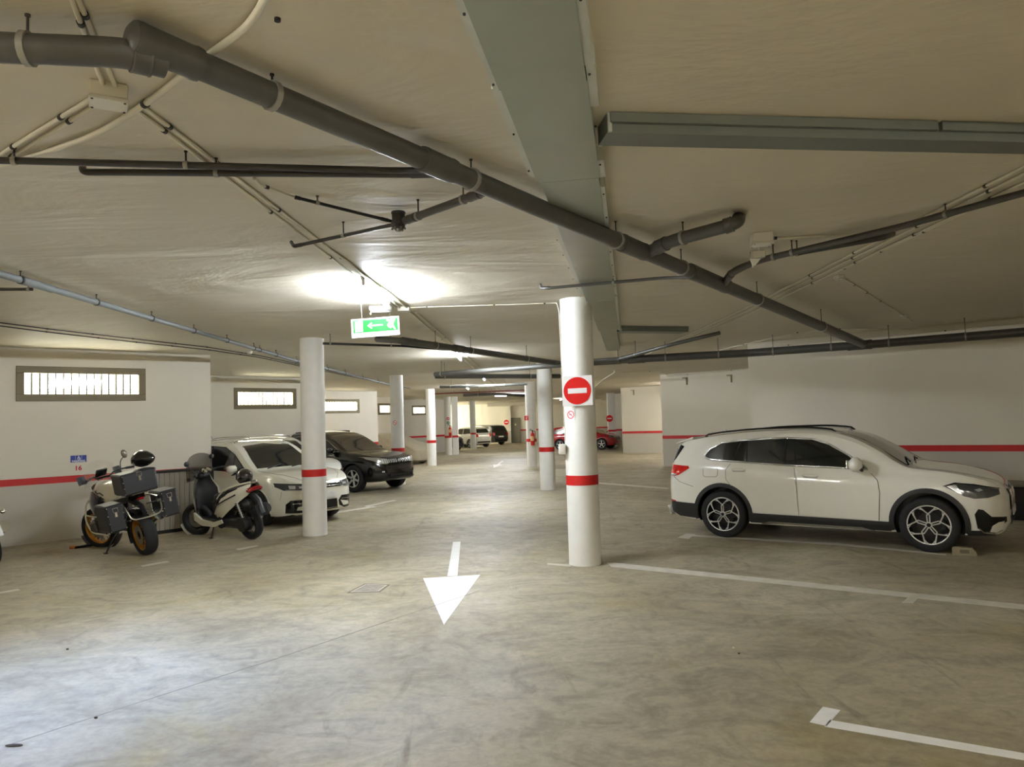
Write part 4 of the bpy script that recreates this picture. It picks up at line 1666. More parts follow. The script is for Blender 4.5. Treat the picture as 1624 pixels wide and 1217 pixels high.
    def wheels(self, style='y', rim=None, bright=None, nsp=5):
        sp = self.sp
        rim = rim or M_RIMD
        bright = bright or M_RIMB
        Rr, Rt, wd = sp['rim'], sp['R'], .215
        for wx in sp['wheels']:
            for s in (-1, 1):
                yo = s * (sp['track'] - .0)       # outer face
                ax = (0, s, 0)
                c = Vector((wx, yo, Rt))
                b = MB()
                b.lathe([(Rr * .98, -.02), (Rr * 1.03, -.004), (Rr * 1.12, .004), (Rt * .93, -.004), (Rt * .985, -.02), (Rt, -.045), (Rt, -wd + .045),
                         (Rt * .985, -wd + .02), (Rt * .93, -wd), (Rr, -wd + .01)], c, ax, 40)
                ty = b.build('wheel', M_TYRE, self.t, smooth=40)
                b = MB()
                b.lathe([(Rr * 1.03, -.012), (Rr * .99, -.004), (Rr * .955, -.008), (Rr * .93, -.05), (Rr * .9, -.12), (0, -.12)], c, ax, 36)
                b.build('rim', rim, ty, smooth=35)
                u, v, d = frame_from(ax)
                b = MB()
                if style == 'y':
                    for k in range(nsp):
                        t = 2 * math.pi * k / nsp + .3
                        e = u * math.cos(t) + v * math.sin(t)
                        f = d.cross(e)
                        for q in (-1, 1):
                            p0 = c + e * Rr * .12 + f * (q * Rr * .055) + d * -.012
                            p1 = c + e * Rr * .50 + f * (q * Rr * .065) + d * -.012
                            t2 = t + q * math.pi / nsp * .62
                            e2 = u * math.cos(t2) + v * math.sin(t2)
                            p2 = c + e2 * Rr * .965 + d * -.010
                            b.tube([p0, p1, p2], [Rr * .034, Rr * .034, Rr * .04], 4)
                            t3 = t2 + q * .13
                            e3 = u * math.cos(t3) + v * math.sin(t3)
                            b.tube([p1.lerp(p2, .62), c + e3 * Rr * .965 + d * -.010], Rr * .02, 4)
                    b.lathe([(Rr * .955, -.004), (Rr * .99, -.002), (Rr * 1.02, -.008)], c, ax, 40)
                    b.lathe([(0, 0.0), (Rr * .13, -.004), (Rr * .15, -.03)], c, ax, 18)
                else:
                    for k in range(nsp):
                        t = 2 * math.pi * k / nsp + .3
                        e = u * math.cos(t) + v * math.sin(t)
                        f = d.cross(e)
                        for q in ((-1, 1) if style == 'twin' else (0,)):
                            w0 = Rr * (.06 if style == 'twin' else .12)
                            p0 = c + e * Rr * .1 + f * (q * Rr * .06) - d * .014
                            p1 = c + e * Rr * .97 + f * (q * Rr * .12) - d * .008
                            g = (p1 - p0).normalized()
                            h = d.cross(g)
                            b.add([p0 - h * w0, p0 + h * w0, p1 + h * w0 * .75, p1 - h * w0 * .75, p0 - h * w0 - d * .03, p0 + h * w0 - d * .03, p1 + h * w0 * .75 - d * .03, p1 - h * w0 * .75 - d * .03],
                                  [[0, 1, 2, 3], [0, 4, 5, 1], [1, 5, 6, 2], [2, 6, 7, 3], [3, 7, 4, 0]])
                    b.lathe([(Rr * .95, -.004), (Rr * .99, -.002), (Rr * 1.02, -.008)], c, ax, 36)
                    b.lathe([(0, 0.0), (Rr * .14, -.004), (Rr * .2, -.03)], c, ax, 18)
                b.build('spokes', bright, ty, smooth=30)
                b = MB()
                b.lathe([(Rr * .18, -.085), (Rr * .60, -.085), (Rr * .60, -.1)], c, ax, 26)
                b.bbox(c + Vector((.62 * Rr, 0, 0)) + d * -.07, (.07, .04, .12), .01)
                b.build('brake_disc', M_DISC, ty, smooth=30)
                b = MB()
                disc(b, c + d * .001, u, v, Rr * .10, d * .002, 16)
                b.build('hub_emblem', M_RIMD, ty, smooth=0)

    def mirror(self, x, z, m, y=None, sc=1.0):
        for s in (-1, 1):
            h, nm = self.hit('side', x, z - .02, s)
            yy = abs(h.y)
            b = MB()
            rot = Matrix.Rotation(s * R(-8), 3, 'Z')
            c = Vector((x - .02, s * (yy + .13), z + .06))
            b.bbox(c, (.13 * sc, .215 * sc, .145 * sc), .045 * sc, rot)
            mo = b.build('door_mirror', m, self.t, smooth=60)
            b = MB()
            b.prism([(-.085, -.05), (.085, -.05), (.09, .03), (.06, .055), (-.075, .055)], c + Vector((-.066 * sc, 0, 0)), (0, 1, 0), (0, 0, 1), (-.012, 0, 0))
            b.build('mirror_glass', M_CHROME, mo, smooth=0)
            b = MB()
            b.tube([(x + .03, s * (yy - .01), z - .035), (x + .01, s * (yy + .07), z + .0)], .022, 8)
            b.build('mirror_arm', M_INT, mo)

    def handle(self, x, z, m=None, parent=None, ln=.19):
        for s in (-1, 1):
            h, nm = self.hit('side', x, z, s)
            b = MB()
            b.ell(Vector((x, h.y, z)) + nm * .016, (ln / 2 * 1.15, .026, .025), 14, 8)
            b.build('door_handle', m or self.paint, self.t, smooth=60)


def rng(pts, dx=0, dz=0):
    return [(a + dx, b + dz) for a, b in pts]


WHITE = mat('pearl_white_car_paint', (232, 230, 218), 0.22, coat=1.0)
WHITE2 = mat('white_car_paint', (230, 228, 212), 0.25, coat=1.0)
WHITE3 = mat('plain_white_car_paint', (226, 226, 216), 0.25, coat=1.0)
BLACKP = mat('black_car_paint', (9, 8, 8), 0.16, coat=.6)
NAVY = mat('dark_blue_car_paint', (36, 42, 60), 0.2, 0.3, coat=1.0)
DARKP = mat('dark_grey_car_paint', (40, 37, 36), 0.22, 0.2, coat=1.0)
REDP = mat('red_car_paint', (158, 12, 24), 0.2, 0.15, coat=1.0)
GREYP = mat('grey_car_paint', (82, 80, 78), 0.25, 0.3, coat=1.0)

# ------------------------------------------------------------------ white sport utility on the right
suv = dict(
    top=[(-2.27, .80), (-2.255, .95), (-2.215, 1.06), (-2.06, 1.40), (-1.95, 1.445), (-1.80, 1.475), (-1.3, 1.545), (-.7, 1.585), (-.2, 1.59), (.12, 1.565), (.45, 1.475), (.78, 1.30), (1.06, 1.105), (1.14, 1.07), (1.5, 1.025), (1.85, .95), (2.03, .885), (2.12, .82), (2.17, .72)],
    sh=[(-2.27, .70), (-2.2, .95), (-1.95, 1.08), (-1.6, 1.115), (-1.1, 1.09), (-.3, 1.045), (.67, .99), (1.1, .97), (1.6, .92), (1.95, .83), (2.1, .74), (2.17, .62)],
    bot=[(-2.27, .42), (-2.2, .30), (-2.0, .24), (-1.7, .21), (0, .20), (1.7, .21), (2.0, .22), (2.12, .27), (2.17, .36)],
    wid=[(-2.27, .60), (-2.22, .74), (-2.1, .83), (-1.8, .89), (-1.33, .912), (0, .905), (1.33, .912), (1.75, .885), (1.98, .80), (2.1, .68), (2.17, .54)],
    wheels=(-1.335, 1.335), R=.345, rim=.245, arch=.395, track=.900, tumble=.26)
c = Car('suv_car', 'white estate-like sport utility car parked side-on at the right', 'car', (4.664, 10.672, 0), R(-37.2), suv, WHITE)
c.wheels('y')
c.arch_trim(M_CLAD, .055)
# lower cladding
for s in (-1, 1):
    c.patch('sill_cladding', M_CLAD, 'side', [(-.93, .385), (.90, .36), (.90, .205), (-.93, .215)], s, .010)
    c.patch('front_cladding', M_CLAD, 'side', [(1.74, .30), (2.02, .30), (2.02, .245), (1.74, .235)], s, .010)
    c.patch('rear_cladding', M_CLAD, 'side', [(-2.2, .50), (-1.76, .485), (-1.76, .26), (-2.05, .275), (-2.2, .34)], s, .010)
    c.patch('sill_trim', M_TRIM, 'side', [(-.88, .205), (-.66, .275), (.56, .268), (.82, .205), (.5, .238), (-.6, .245)], s, .022)
    dp = c.patch('rear_door', WHITE, 'side', [(-1.255, 1.00), (-1.19, 1.085), (-.285, 1.035), (-.255, .8), (-.245, .39), (-.90, .395), (-1.0, .60), (-1.16, .74), (-1.25, .86)], s, .005, 24, 10)
    df = c.patch('front_door', WHITE, 'side', [(-.275, 1.035), (-.245, .8), (-.235, .39), (.765, .37), (.795, .73), (.775, .89), (.70, .975)], s, .005, 24, 10)
    c.line('panel_seam', M_SEAM, 'side', [(-1.19, 1.09), (-1.26, 1.0), (-1.255, .86), (-1.165, .745)], s, .0026, .0045)
    c.line('panel_seam', M_SEAM, 'side', [(-.28, 1.04), (-.25, .80), (-.24, .39)], s, .0026, .0045)
    c.line('panel_seam', M_SEAM, 'side', [(.70, .98), (.78, .89), (.80, .73), (.77, .37)], s, .0026, .0045)
    # side glass
    g = [(-1.60, 1.215), (-1.52, 1.30), (-1.34, 1.395), (-1.0, 1.43), (-.4, 1.455), (-.05, 1.435), (.18, 1.36), (.42, 1.215), (.66, 1.035), (-.3, 1.07), (-1.2, 1.125), (-1.5, 1.15), (-1.58, 1.175)]
    c.patch('side_window', M_GLASS, 'side', g, s, .004, 40, 6)
    c.line('window_trim', M_TRIM, 'side', g, s, .015, .004, 8, closed=True)
    for px in ([(-1.16, 1.13), (-1.05, 1.425)], [(-.96, 1.12), (-.96, 1.43)], [(-.42, 1.085), (-.40, 1.45)], [(-.27, 1.075), (-.29, 1.45)]):
        c.line('window_pillar', M_INT, 'side', px, s, .014, .000)
    c.line('waist_trim', M_TRIM, 'side', [(.6, 1.035), (-.3, 1.063), (-1.2, 1.118), (-1.5, 1.143)], s, .006, .008)
    # lamps
    c.patch('tail_lamp', M_TAIL, 'side', [(-2.26, 1.03), (-2.2, 1.065), (-1.86, 1.05), (-1.84, 1.015), (-2.02, .91), (-2.12, .885), (-2.26, .90)], s, .010, 16)
    c.patch('tail_lamp_clear', M_LED, 'side', [(-2.25, .93), (-2.05, .925), (-2.12, .89), (-2.25, .89)], s, .013, 8, 2)
    c.patch('head_lamp', M_LAMPG, 'side', [(1.53, .835), (1.64, .872), (1.82, .855), (2.08, .80), (2.09, .735), (1.98, .70), (1.84, .69), (1.73, .72)], s, .008, 20)
    c.patch('head_lamp_reflector', M_LED, 'side', [(1.555, .838), (1.64, .858), (1.66, .85), (1.72, .735), (1.70, .74)], s, .011, 8, 2)
    c.patch('head_lamp_reflector', M_LED, 'side', [(1.84, .80), (1.90, .815), (1.93, .79), (1.88, .775)], s, .012, 6, 2)
    c.patch('head_lamp_eyebrow', M_INT, 'side', [(1.51, .838), (1.64, .884), (1.84, .866), (2.09, .81), (2.09, .802), (1.83, .852), (1.64, .868), (1.54, .83)], s, .010, 16, 2)
    c.patch('air_intake', M_INT, 'side', [(1.83, .50), (1.87, .565), (1.92, .555), (2.0, .47), (2.14, .46), (2.14, .40), (2.04, .33), (1.99, .27), (1.92, .275), (1.85, .33)], s, .008, 16)
    c.patch('intake_trim', WHITE, 'side', [(1.97, .285), (2.0, .36), (2.06, .40), (2.12, .41), (2.10, .33), (2.04, .275)], s, .014, 8, 3)
    c.line('intake_edge', M_CHROME, 'side', [(1.86, .335), (1.91, .275), (2.02, .262), (2.09, .30)], s, .006, .010)
    c.line('fuel_flap_seam', M_SEAM, 'side', [(-1.61, 1.03), (-1.40, 1.03), (-1.38, 1.0), (-1.385, .92), (-1.41, .895), (-1.58, .89), (-1.61, .915)], s, .003, .002, closed=True)
    c.line('panel_seam', M_SEAM, 'side', [(-2.12, .88), (-2.0, .80), (-1.78, .74)], s, .003, .001)
    c.patch('rear_reflector', M_TAIL, 'side', [(-2.2, .525), (-2.1, .512), (-2.1, .495), (-2.2, .505)], s, .012, 6, 2)
    # roof rail
    Pr = []
    for x in np.linspace(-1.62, .18, 26):
        zz = 1.50 + .055 * (1 - ((x + .55) / 1.1) ** 2) + .02
        h, nm = c.hit('top', x, s * .585)
        Pr.append(h + Vector((0, 0, .022)))
    MB().tube([Pr[0] - Vector((.05, 0, .03))] + Pr + [Pr[-1] + Vector((.05, 0, -.04))], .014, 8).build('roof_rail', M_INT, c.t)
c.handle(-.06, .935)
c.handle(-1.06, 1.005)
for s in (-1, 1):
    for hx, hz in ((-.06, .915), (-1.06, .985)):
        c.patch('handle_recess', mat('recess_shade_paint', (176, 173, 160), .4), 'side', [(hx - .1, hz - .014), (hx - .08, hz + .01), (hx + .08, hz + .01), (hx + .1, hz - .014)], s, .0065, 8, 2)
c.mirror(.56, 1.045, WHITE, sc=1.3)
wsp = [(-.66, 1.075), (-.52, 1.505), (0, 1.54), (.52, 1.505), (.66, 1.075), (0, 1.10)]
c.patch('windscreen', M_GLASS, 'front', wsp, off=.006, nu=24, nv=10)
c.patch('rear_window', M_GLASS, 'rear', [(-.70, 1.09), (-.54, 1.37), (.54, 1.37), (.70, 1.09)], off=.008, nu=20, nv=6)
for s in (-1, 1):
    c.patch('rear_quarter_panel', M_INT, 'side', [(-2.185, 1.09), (-2.06, 1.38), (-1.96, 1.345), (-2.10, 1.16)], s, .006, 10, 4)
b = MB()
b.prism([(-1.90, 1.455), (-2.18, 1.375), (-2.19, 1.39), (-1.90, 1.482)][::-1], (0, -.54, 0), (1, 0, 0), (0, 0, 1), (0, 1.08, 0))
b.build('roof_spoiler', WHITE, c.t, smooth=0)
c.patch('grille', M_INT, 'front', [(-.36, .52), (-.40, .66), (-.34, .775), (-.06, .78), (0, .74), (.06, .78), (.34, .775), (.40, .66), (.36, .52)], off=.012, nu=20)
for k in range(9):
    for s in (-1, 1):
        c.line('grille_bar', M_CHROME, 'front', [(s * (.07 + .032 * k), .54), (s * (.07 + .032 * k), .755)], r=.006, off=.016, k=3)
c.patch('lower_intake', M_INT, 'front', [(-.45, .34), (-.42, .45), (.42, .45), (.45, .34)], off=.012, nu=14)
c.patch('number_plate', M_PLATE, 'front', [(-.26, .44), (-.26, .53), (.26, .53), (.26, .44)], off=.028, nu=6, nv=2)
h, _ = c.hit('front', 0, .80)
b = MB()
q = h + Vector((.012, 0, .01))
disc(b, q, (0, 1, 0), (0, 0, 1), .041, (.006, 0, 0), 24)
b.build('bonnet_emblem', M_INT, c.t, smooth=0)
b = MB()
for a in (0, 2):
    b.prism([(0, 0)] + [(.032 * math.cos(math.pi / 2 * a + math.pi / 2 * k / 5), .032 * math.sin(math.pi / 2 * a + math.pi / 2 * k / 5)) for k in range(6)], q + Vector((.007, 0, 0)), (0, 1, 0), (0, 0, 1), (.001, 0, 0))
b.build('emblem_blue', mat('emblem_blue', (40, 110, 190), .4), c.t, smooth=0)
b = MB()
for a in (1, 3):
    b.prism([(0, 0)] + [(.032 * math.cos(math.pi / 2 * a + math.pi / 2 * k / 5), .032 * math.sin(math.pi / 2 * a + math.pi / 2 * k / 5)) for k in range(6)], q + Vector((.007, 0, 0)), (0, 1, 0), (0, 0, 1), (.001, 0, 0))
b.build('emblem_white', M_SIGNW, c.t, smooth=0)
c.line('bonnet_seam', M_SEAM, 'top', [(1.08, -.72), (1.5, -.70), (1.9, -.60), (2.07, -.36)], r=.0028, off=.0)
c.line('bonnet_seam', M_SEAM, 'top', [(1.08, .72), (1.5, .70), (1.9, .60), (2.07, .36)], r=.0028, off=.0)
h, _ = c.hit('top', -1.55, 0)
b = MB()
b.prism([(-.09, -.01), (.09, -.01), (-.02, .055), (-.08, .05)], h + Vector((0, -.02, 0)), (1, 0, 0), (0, 0, 1), (0, .04, 0))
b.build('roof_antenna', WHITE, c.t, smooth=0)
b = MB()
b.tube([(1.1, -.42, 1.115), (1.0, -.1, 1.155)], .012, 6).tube([(1.1, .16, 1.12), (1.02, .5, 1.13)], .012, 6)
b.build('wiper', M_INT, c.t)
b = MB()
b.prism([(-2.2, .30), (-2.27, .42), (-2.285, .42), (-2.215, .27)], (0, -.78, 0), (1, 0, 0), (0, 0, 1), (0, 1.56, 0))
b.build('bumper_trim', M_CHROME, c.t, smooth=0)
SUV = c

# ------------------------------------------------------------------ white people carrier in front of the second window
mpv = dict(
    top=[(-2.2, .75), (-2.18, .95), (-2.1, 1.12), (-1.92, 1.50), (-1.7, 1.56), (-1.0, 1.60), (-.3, 1.61), (.12, 1.585), (.40, 1.49), (.85, 1.21), (1.12, 1.06), (1.22, 1.03), (1.6, .985), (1.95, .91), (2.1, .83), (2.17, .74), (2.2, .66)],
    sh=[(-2.2, .70), (-2.1, .98), (-1.6, 1.03), (-.3, 1.0), (.9, .96), (1.2, .93), (1.6, .89), (1.95, .80), (2.12, .70), (2.2, .56)],
    bot=[(-2.2, .42), (-2.05, .28), (-1.7, .2), (0, .18), (1.8, .17), (2.1, .2), (2.2, .27)],
    wid=[(-2.2, .68), (-2.1, .82), (-1.8, .885), (0, .915), (1.35, .91), (1.75, .88), (1.98, .80), (2.12, .68), (2.2, .55)],
    wheels=(-1.33, 1.34), R=.325, rim=.225, arch=.365, track=.905, tumble=.24)
c = Car('car', 'white people carrier with silver roof rails parked behind the left column and scooter', 'car', (-5.45, 15.2, 0), R(-36), mpv, WHITE2)
c.wheels('plain')
c.arch_trim(WHITE2, .02, off=.006)
for s in (-1, 1):
    c.patch('front_door', WHITE2, 'side', [(-.27, 1.0), (-.25, .75), (-.24, .36), (.80, .36), (.92, .62), (.88, .86), (.80, .95)], s, .005, 20, 8)
    c.patch('rear_door', WHITE2, 'side', [(-1.30, .99), (-1.28, .80), (-1.0, .55), (-.93, .36), (-.28, .36), (-.29, .75), (-.31, 1.0)], s, .005, 20, 8)
    g = [(-1.85, 1.10), (-1.78, 1.36), (-1.5, 1.47), (-.4, 1.51), (.10, 1.485), (.45, 1.34), (.86, 1.06), (.70, 1.01), (-.3, 1.04), (-1.5, 1.07)]
    c.patch('side_window', M_GLASS, 'side', g, s, .004, 30, 6)
    c.line('window_trim', M_INT, 'side', g, s, .010, .004, 8, closed=True)
    c.line('window_pillar', WHITE2 if False else M_INT, 'side', [(-.33, 1.04), (-.36, 1.5)], s, .016, 0)
    c.line('window_pillar', M_INT, 'side', [(.50, 1.02), (.46, 1.31)], s, .012, 0)
    c.patch('sill_cladding', M_CLAD, 'side', [(-.9, .25), (.92, .25), (.92, .19), (-.9, .19)], s, .008)
    Pr = []
    for x in np.linspace(-1.5, .12, 20):
        h, nm = c.hit('top', x, s * .60)
        Pr.append(h + Vector((0, 0, .035)))
    MB().tube([Pr[0] - Vector((.06, 0, .05))] + Pr + [Pr[-1] + Vector((.07, 0, -.06))], .015, 8).build('roof_rail', M_CHROME, c.t)
    c.patch('head_lamp', M_LAMPG, 'front', [(s * .40, .675), (s * .42, .775), (s * .70, .80), (s * .845, .815), (s * .85, .745), (s * .78, .675), (s * .55, .655)], off=.012, nu=18)
    c.patch('head_lamp_reflector', M_LED, 'front', [(s * .46, .70), (s * .46, .74), (s * .56, .745), (s * .56, .70)], off=.016, nu=6, nv=3)
    c.patch('head_lamp_reflector', M_LED, 'front', [(s * .62, .70), (s * .62, .755), (s * .71, .765), (s * .71, .70)], off=.016, nu=6, nv=3)
    c.line('day_running_strip', M_LED, 'front', [(s * .43, .672), (s * .57, .662), (s * .76, .684)], r=.007, off=.016)
    c.patch('air_intake', M_INT, 'front', [(s * .36, .30), (s * .34, .40), (s * .42, .49), (s * .70, .49), (s * .76, .42), (s * .76, .26), (s * .5, .24)], off=.010, nu=16)
    c.patch('intake_trim', WHITE2, 'front', [(s * .38, .40), (s * .60, .36), (s * .62, .30), (s * .45, .29)], off=.016, nu=10, nv=3)
    c.line('intake_slat', M_CHROME, 'front', [(s * .40, .425), (s * .68, .425)], r=.006, off=.014)
    c.line('panel_seam', M_SEAM, 'front', [(s * .80, .66), (s * .82, .50)], r=.003, off=.002)
    c.line('bonnet_seam', M_SEAM, 'top', [(1.15, s * .74), (1.6, s * .70), (1.95, s * .55), (2.1, s * .40)], r=.004, off=0)
c.handle(-.10, .88)
c.handle(-1.05, .90)
c.mirror(.70, 1.01, WHITE2)
c.patch('windscreen', M_GLASS, 'front', [(-.69, 1.07), (-.55, 1.50), (0, 1.54), (.55, 1.50), (.69, 1.07), (0, 1.075)], off=.006, nu=24, nv=10)
c.patch('rear_window', M_GLASS, 'rear', [(-.60, 1.08), (-.50, 1.42), (.50, 1.42), (.60, 1.08)], off=.008, nu=16, nv=6)
c.patch('grille', M_INT, 'front', [(-.40, .67), (-.40, .785), (.40, .785), (.40, .67)], off=.010, nu=16)
for z in (.70, .745):
    c.line('grille_bar', M_CHROME, 'front', [(-.40, z), (.40, z)], r=.008, off=.016, k=14)
c.patch('lower_intake', M_INT, 'front', [(-.34, .25), (-.30, .44), (.30, .44), (.34, .25)], off=.010, nu=12)
c.patch('number_plate', M_PLATE, 'front', [(-.26, .47), (-.26, .58), (.26, .58), (.26, .47)], off=.02, nu=6, nv=2)
h, _ = c.hit('front', 0, .725)
b = MB()
disc(b, h + Vector((.02, 0, 0)), (0, 1, 0), (0, 0, 1), .07, (.008, 0, 0), 28, .058)
b.prism([(-.05, .035), (-.038, .035), (-.018, -.005), (-.024, -.02)], h + Vector((.02, 0, 0)), (0, 1, 0), (0, 0, 1), (.008, 0, 0))
b.prism([(.038, .035), (.05, .035), (.024, -.02), (.018, -.005)], h + Vector((.02, 0, 0)), (0, 1, 0), (0, 0, 1), (.008, 0, 0))
b.prism([(-.03, -.01), (-.02, -.045), (-.008, -.045), (0, -.02), (.008, -.045), (.02, -.045), (.03, -.01), (.02, -.005), (.012, -.025), (.004, .0), (-.004, .0), (-.012, -.025), (-.02, -.005)], h + Vector((.02, 0, 0)), (0, 1, 0), (0, 0, 1), (.008, 0, 0))
b.build('grille_emblem', M_CHROME, c.t, smooth=0)
b = MB()
b.tube([(1.16, -.52, 1.06), (1.02, -.05, 1.125)], .011, 6).tube([(1.16, .05, 1.065), (1.03, .5, 1.11)], .011, 6)
b.build('wiper', M_INT, c.t)
h, _ = c.hit('top', -1.55, 0)
MB().tube([h, h + Vector((-.16, 0, .20))], .005, 6).build('roof_antenna', M_BLACK, c.t)

# ------------------------------------------------------------------ second white car beyond it
suv2 = dict(
    top=[(-2.15, .75), (-2.12, .98), (-2.0, 1.2), (-1.85, 1.52), (-1.6, 1.58), (-.9, 1.64), (-.2, 1.64), (.2, 1.60), (.5, 1.48), (.92, 1.20), (1.15, 1.09), (1.6, 1.05), (1.95, .96), (2.1, .86), (2.18, .70)],
    sh=[(-2.15, .70), (-2.05, 1.0), (-1.5, 1.06), (0, 1.03), (1.15, 1.0), (1.6, .95), (1.95, .86), (2.18, .6)],
    bot=[(-2.15, .42), (-2.0, .26), (-1.7, .22), (1.8, .22), (2.1, .26), (2.18, .34)],
    wid=[(-2.15, .68), (-2.05, .82), (-1.7, .89), (1.4, .90), (1.75, .87), (1.98, .79), (2.1, .68), (2.18, .54)],
    wheels=(-1.32, 1.32), R=.34, rim=.225, arch=.385, track=.895, tumble=.24)
c = Car('car', 'second white car mostly hidden behind the left column and the people carrier', 'car', (-6.35, 18.6, 0), R(-36), suv2, WHITE3)
c.wheels('plain')
for s in (-1, 1):
    c.patch('side_window', M_GLASS, 'side', [(-1.75, 1.14), (-1.6, 1.45), (-.4, 1.54), (.15, 1.50), (.5, 1.36), (.88, 1.10), (-.3, 1.08)], s, .004, 24, 5)
    c.patch('head_lamp', M_INT, 'side', [(1.50, .93), (1.95, .86), (2.12, .78), (2.10, .66), (1.95, .64), (1.72, .76)], s, .012, 14)
    c.line('head_lamp_strip', M_LED, 'side', [(1.56, .915), (1.80, .80), (2.0, .79)], s, .008, .014)
    c.patch('fog_intake', M_INT, 'front', [(s * .48, .36), (s * .46, .50), (s * .72, .52), (s * .76, .38)], off=.01, nu=10)
    Pr = []
    for x in np.linspace(-1.5, .1, 16):
        h, nm = c.hit('top', x, s * .6)
        Pr.append(h + Vector((0, 0, .03)))
    MB().tube([Pr[0] - Vector((.06, 0, .05))] + Pr + [Pr[-1] + Vector((.06, 0, -.05))], .015, 8).build('roof_rail', M_CHROME, c.t)
c.mirror(.72, 1.08, WHITE3)
c.patch('windscreen', M_GLASS, 'front', [(-.68, 1.12), (-.54, 1.52), (0, 1.56), (.54, 1.52), (.68, 1.12), (0, 1.125)], off=.006, nu=20, nv=8)
c.patch('grille', M_INT, 'front', [(-.42, .62), (-.44, .78), (.44, .78), (.42, .62)], off=.01, nu=14)
c.line('grille_bar', M_CHROME, 'front', [(-.42, .70), (.42, .70)], r=.01, off=.016, k=12)
c.patch('lower_intake', M_CLAD, 'front', [(-.6, .30), (-.6, .36), (.6, .36), (.6, .30)], off=.01, nu=12)
c.line('skid_trim', M_CHROME, 'front', [(-.6, .295), (0, .275), (.6, .295)], r=.012, off=.014, k=10)

# ------------------------------------------------------------------ black sport utility behind the left column
M_FIN = mat('silver_fin', (205, 205, 200), .25, .2)
blk = dict(
    top=[(-2.36, .80), (-2.33, 1.0), (-2.22, 1.18), (-1.95, 1.55), (-1.7, 1.62), (-1.0, 1.69), (-.35, 1.70), (.0, 1.66), (.3, 1.55), (.8, 1.27), (1.12, 1.115), (1.25, 1.09), (1.7, 1.05), (2.05, .985), (2.22, .92), (2.3, .84), (2.34, .72)],
    sh=[(-2.36, .75), (-2.25, 1.05), (-1.9, 1.15), (-1.0, 1.10), (.7, 1.03), (1.2, 1.0), (1.7, .95), (2.1, .86), (2.34, .62)],
    bot=[(-2.36, .45), (-2.2, .32), (-1.8, .26), (1.8, .26), (2.15, .28), (2.34, .38)],
    wid=[(-2.36, .68), (-2.25, .82), (-1.9, .90), (0, .935), (1.41, .94), (1.8, .92), (2.08, .84), (2.24, .70), (2.34, .55)],
    wheels=(-1.41, 1.41), R=.375, rim=.235, arch=.415, track=.93, tumble=.26)
c = Car('suv_car', 'black sport utility car parked nose out behind the left column', 'car', (-5.2, 21.6, 0), R(-32.5), blk, BLACKP)
c.wheels('plain', nsp=6)
for s in (-1, 1):
    g = [(-1.9, 1.24), (-1.75, 1.45), (-1.4, 1.55), (-.4, 1.59), (-.05, 1.565), (.3, 1.44), (.86, 1.12), (-.3, 1.12)]
    c.patch('side_window', M_GLASS, 'side', g, s, .005, 30, 6)
    c.line('window_trim', M_CHROME, 'side', g, s, .008, .004, 6, closed=True)
    c.line('panel_seam', M_SEAM, 'side', [(.86, 1.05), (.95, .85), (.9, .4)], s, .004, .001)
    c.line('panel_seam', M_SEAM, 'side', [(-.3, 1.08), (-.26, .8), (-.26, .38)], s, .004, .001)
    c.patch('head_lamp', mat('smoked_lamp', (150, 146, 134), .12, coat=1.0), 'front', [(s * .42, .80), (s * .44, .90), (s * .62, .93), (s * .875, .975), (s * .86, .90), (s * .66, .77), (s * .5, .76)], off=.012, nu=18)
    for k in range(3):
        y = s * (.47 + .07 * k)
        c.patch('lamp_fin', M_FIN, 'front', [(y - .02, .79), (y - .022, .90), (y + .018, .905), (y + .022, .79)], off=.018, nu=4, nv=4)
    c.patch('fog_recess', M_INT, 'front', [(s * .52, .52), (s * .54, .60), (s * .78, .60), (s * .8, .52)], off=.008, nu=8)
    c.patch('fog_lamp', M_LED, 'front', [(s * .60, .535), (s * .60, .575), (s * .66, .575), (s * .66, .535)], off=.014, nu=4, nv=3)
    c.patch('sill_cladding', M_CLAD, 'side', [(-.95, .34), (.95, .34), (.95, .27), (-.95, .27)], s, .01)
    c.line('bonnet_seam', M_SEAM, 'top', [(1.2, s * .78), (1.7, s * .74), (2.1, s * .55), (2.2, s * .42)], r=.004, off=0)
    c.line('roof_rail', M_INT, 'top', [(-1.6, s * .58), (-.2, s * .60)], r=.016, off=.02, k=14)
c.patch('grille', M_INT, 'front', [(-.42, .78), (-.42, .90), (.42, .90), (.42, .78)], off=.010, nu=14)
for k in range(5):
    for s in (-1, 1):
        y = s * (.12 + .07 * k)
        c.patch('grille_fin', M_FIN, 'front', [(y - .012, .79), (y - .012, .89), (y + .012, .89), (y + .012, .79)], off=.02, nu=3, nv=4)
h, _ = c.hit('front', 0, .84)
b = MB()
disc(b, h + Vector((.02, 0, 0)), (0, 1, 0), (0, 0, 1), .055, (.008, 0, 0), 24, .042)
b.prism(rect(-.07, -.012, .07, .012), h + Vector((.02, 0, 0)), (0, 1, 0), (0, 0, 1), (.008, 0, 0))
b.build('grille_emblem', M_FIN, c.t, smooth=0)
c.patch('number_plate_recess', M_CLAD, 'front', [(-.42, .42), (-.42, .47), (.42, .47), (.42, .42)], off=.02, nu=10, nv=2)
c.patch('bumper_lip', M_CLAD, 'front', [(-.75, .40), (-.75, .34), (.75, .34), (.75, .40)], off=.014, nu=14, nv=3)
c.patch('windscreen', mat('brown_tint_glass', (54, 46, 36), .06, coat=1.0), 'front', [(-.74, 1.13), (-.58, 1.57), (0, 1.61), (.58, 1.57), (.74, 1.13), (0, 1.135)], off=.006, nu=24, nv=10)
c.mirror(.66, 1.10, BLACKP)
c.handle(-.1, .98)

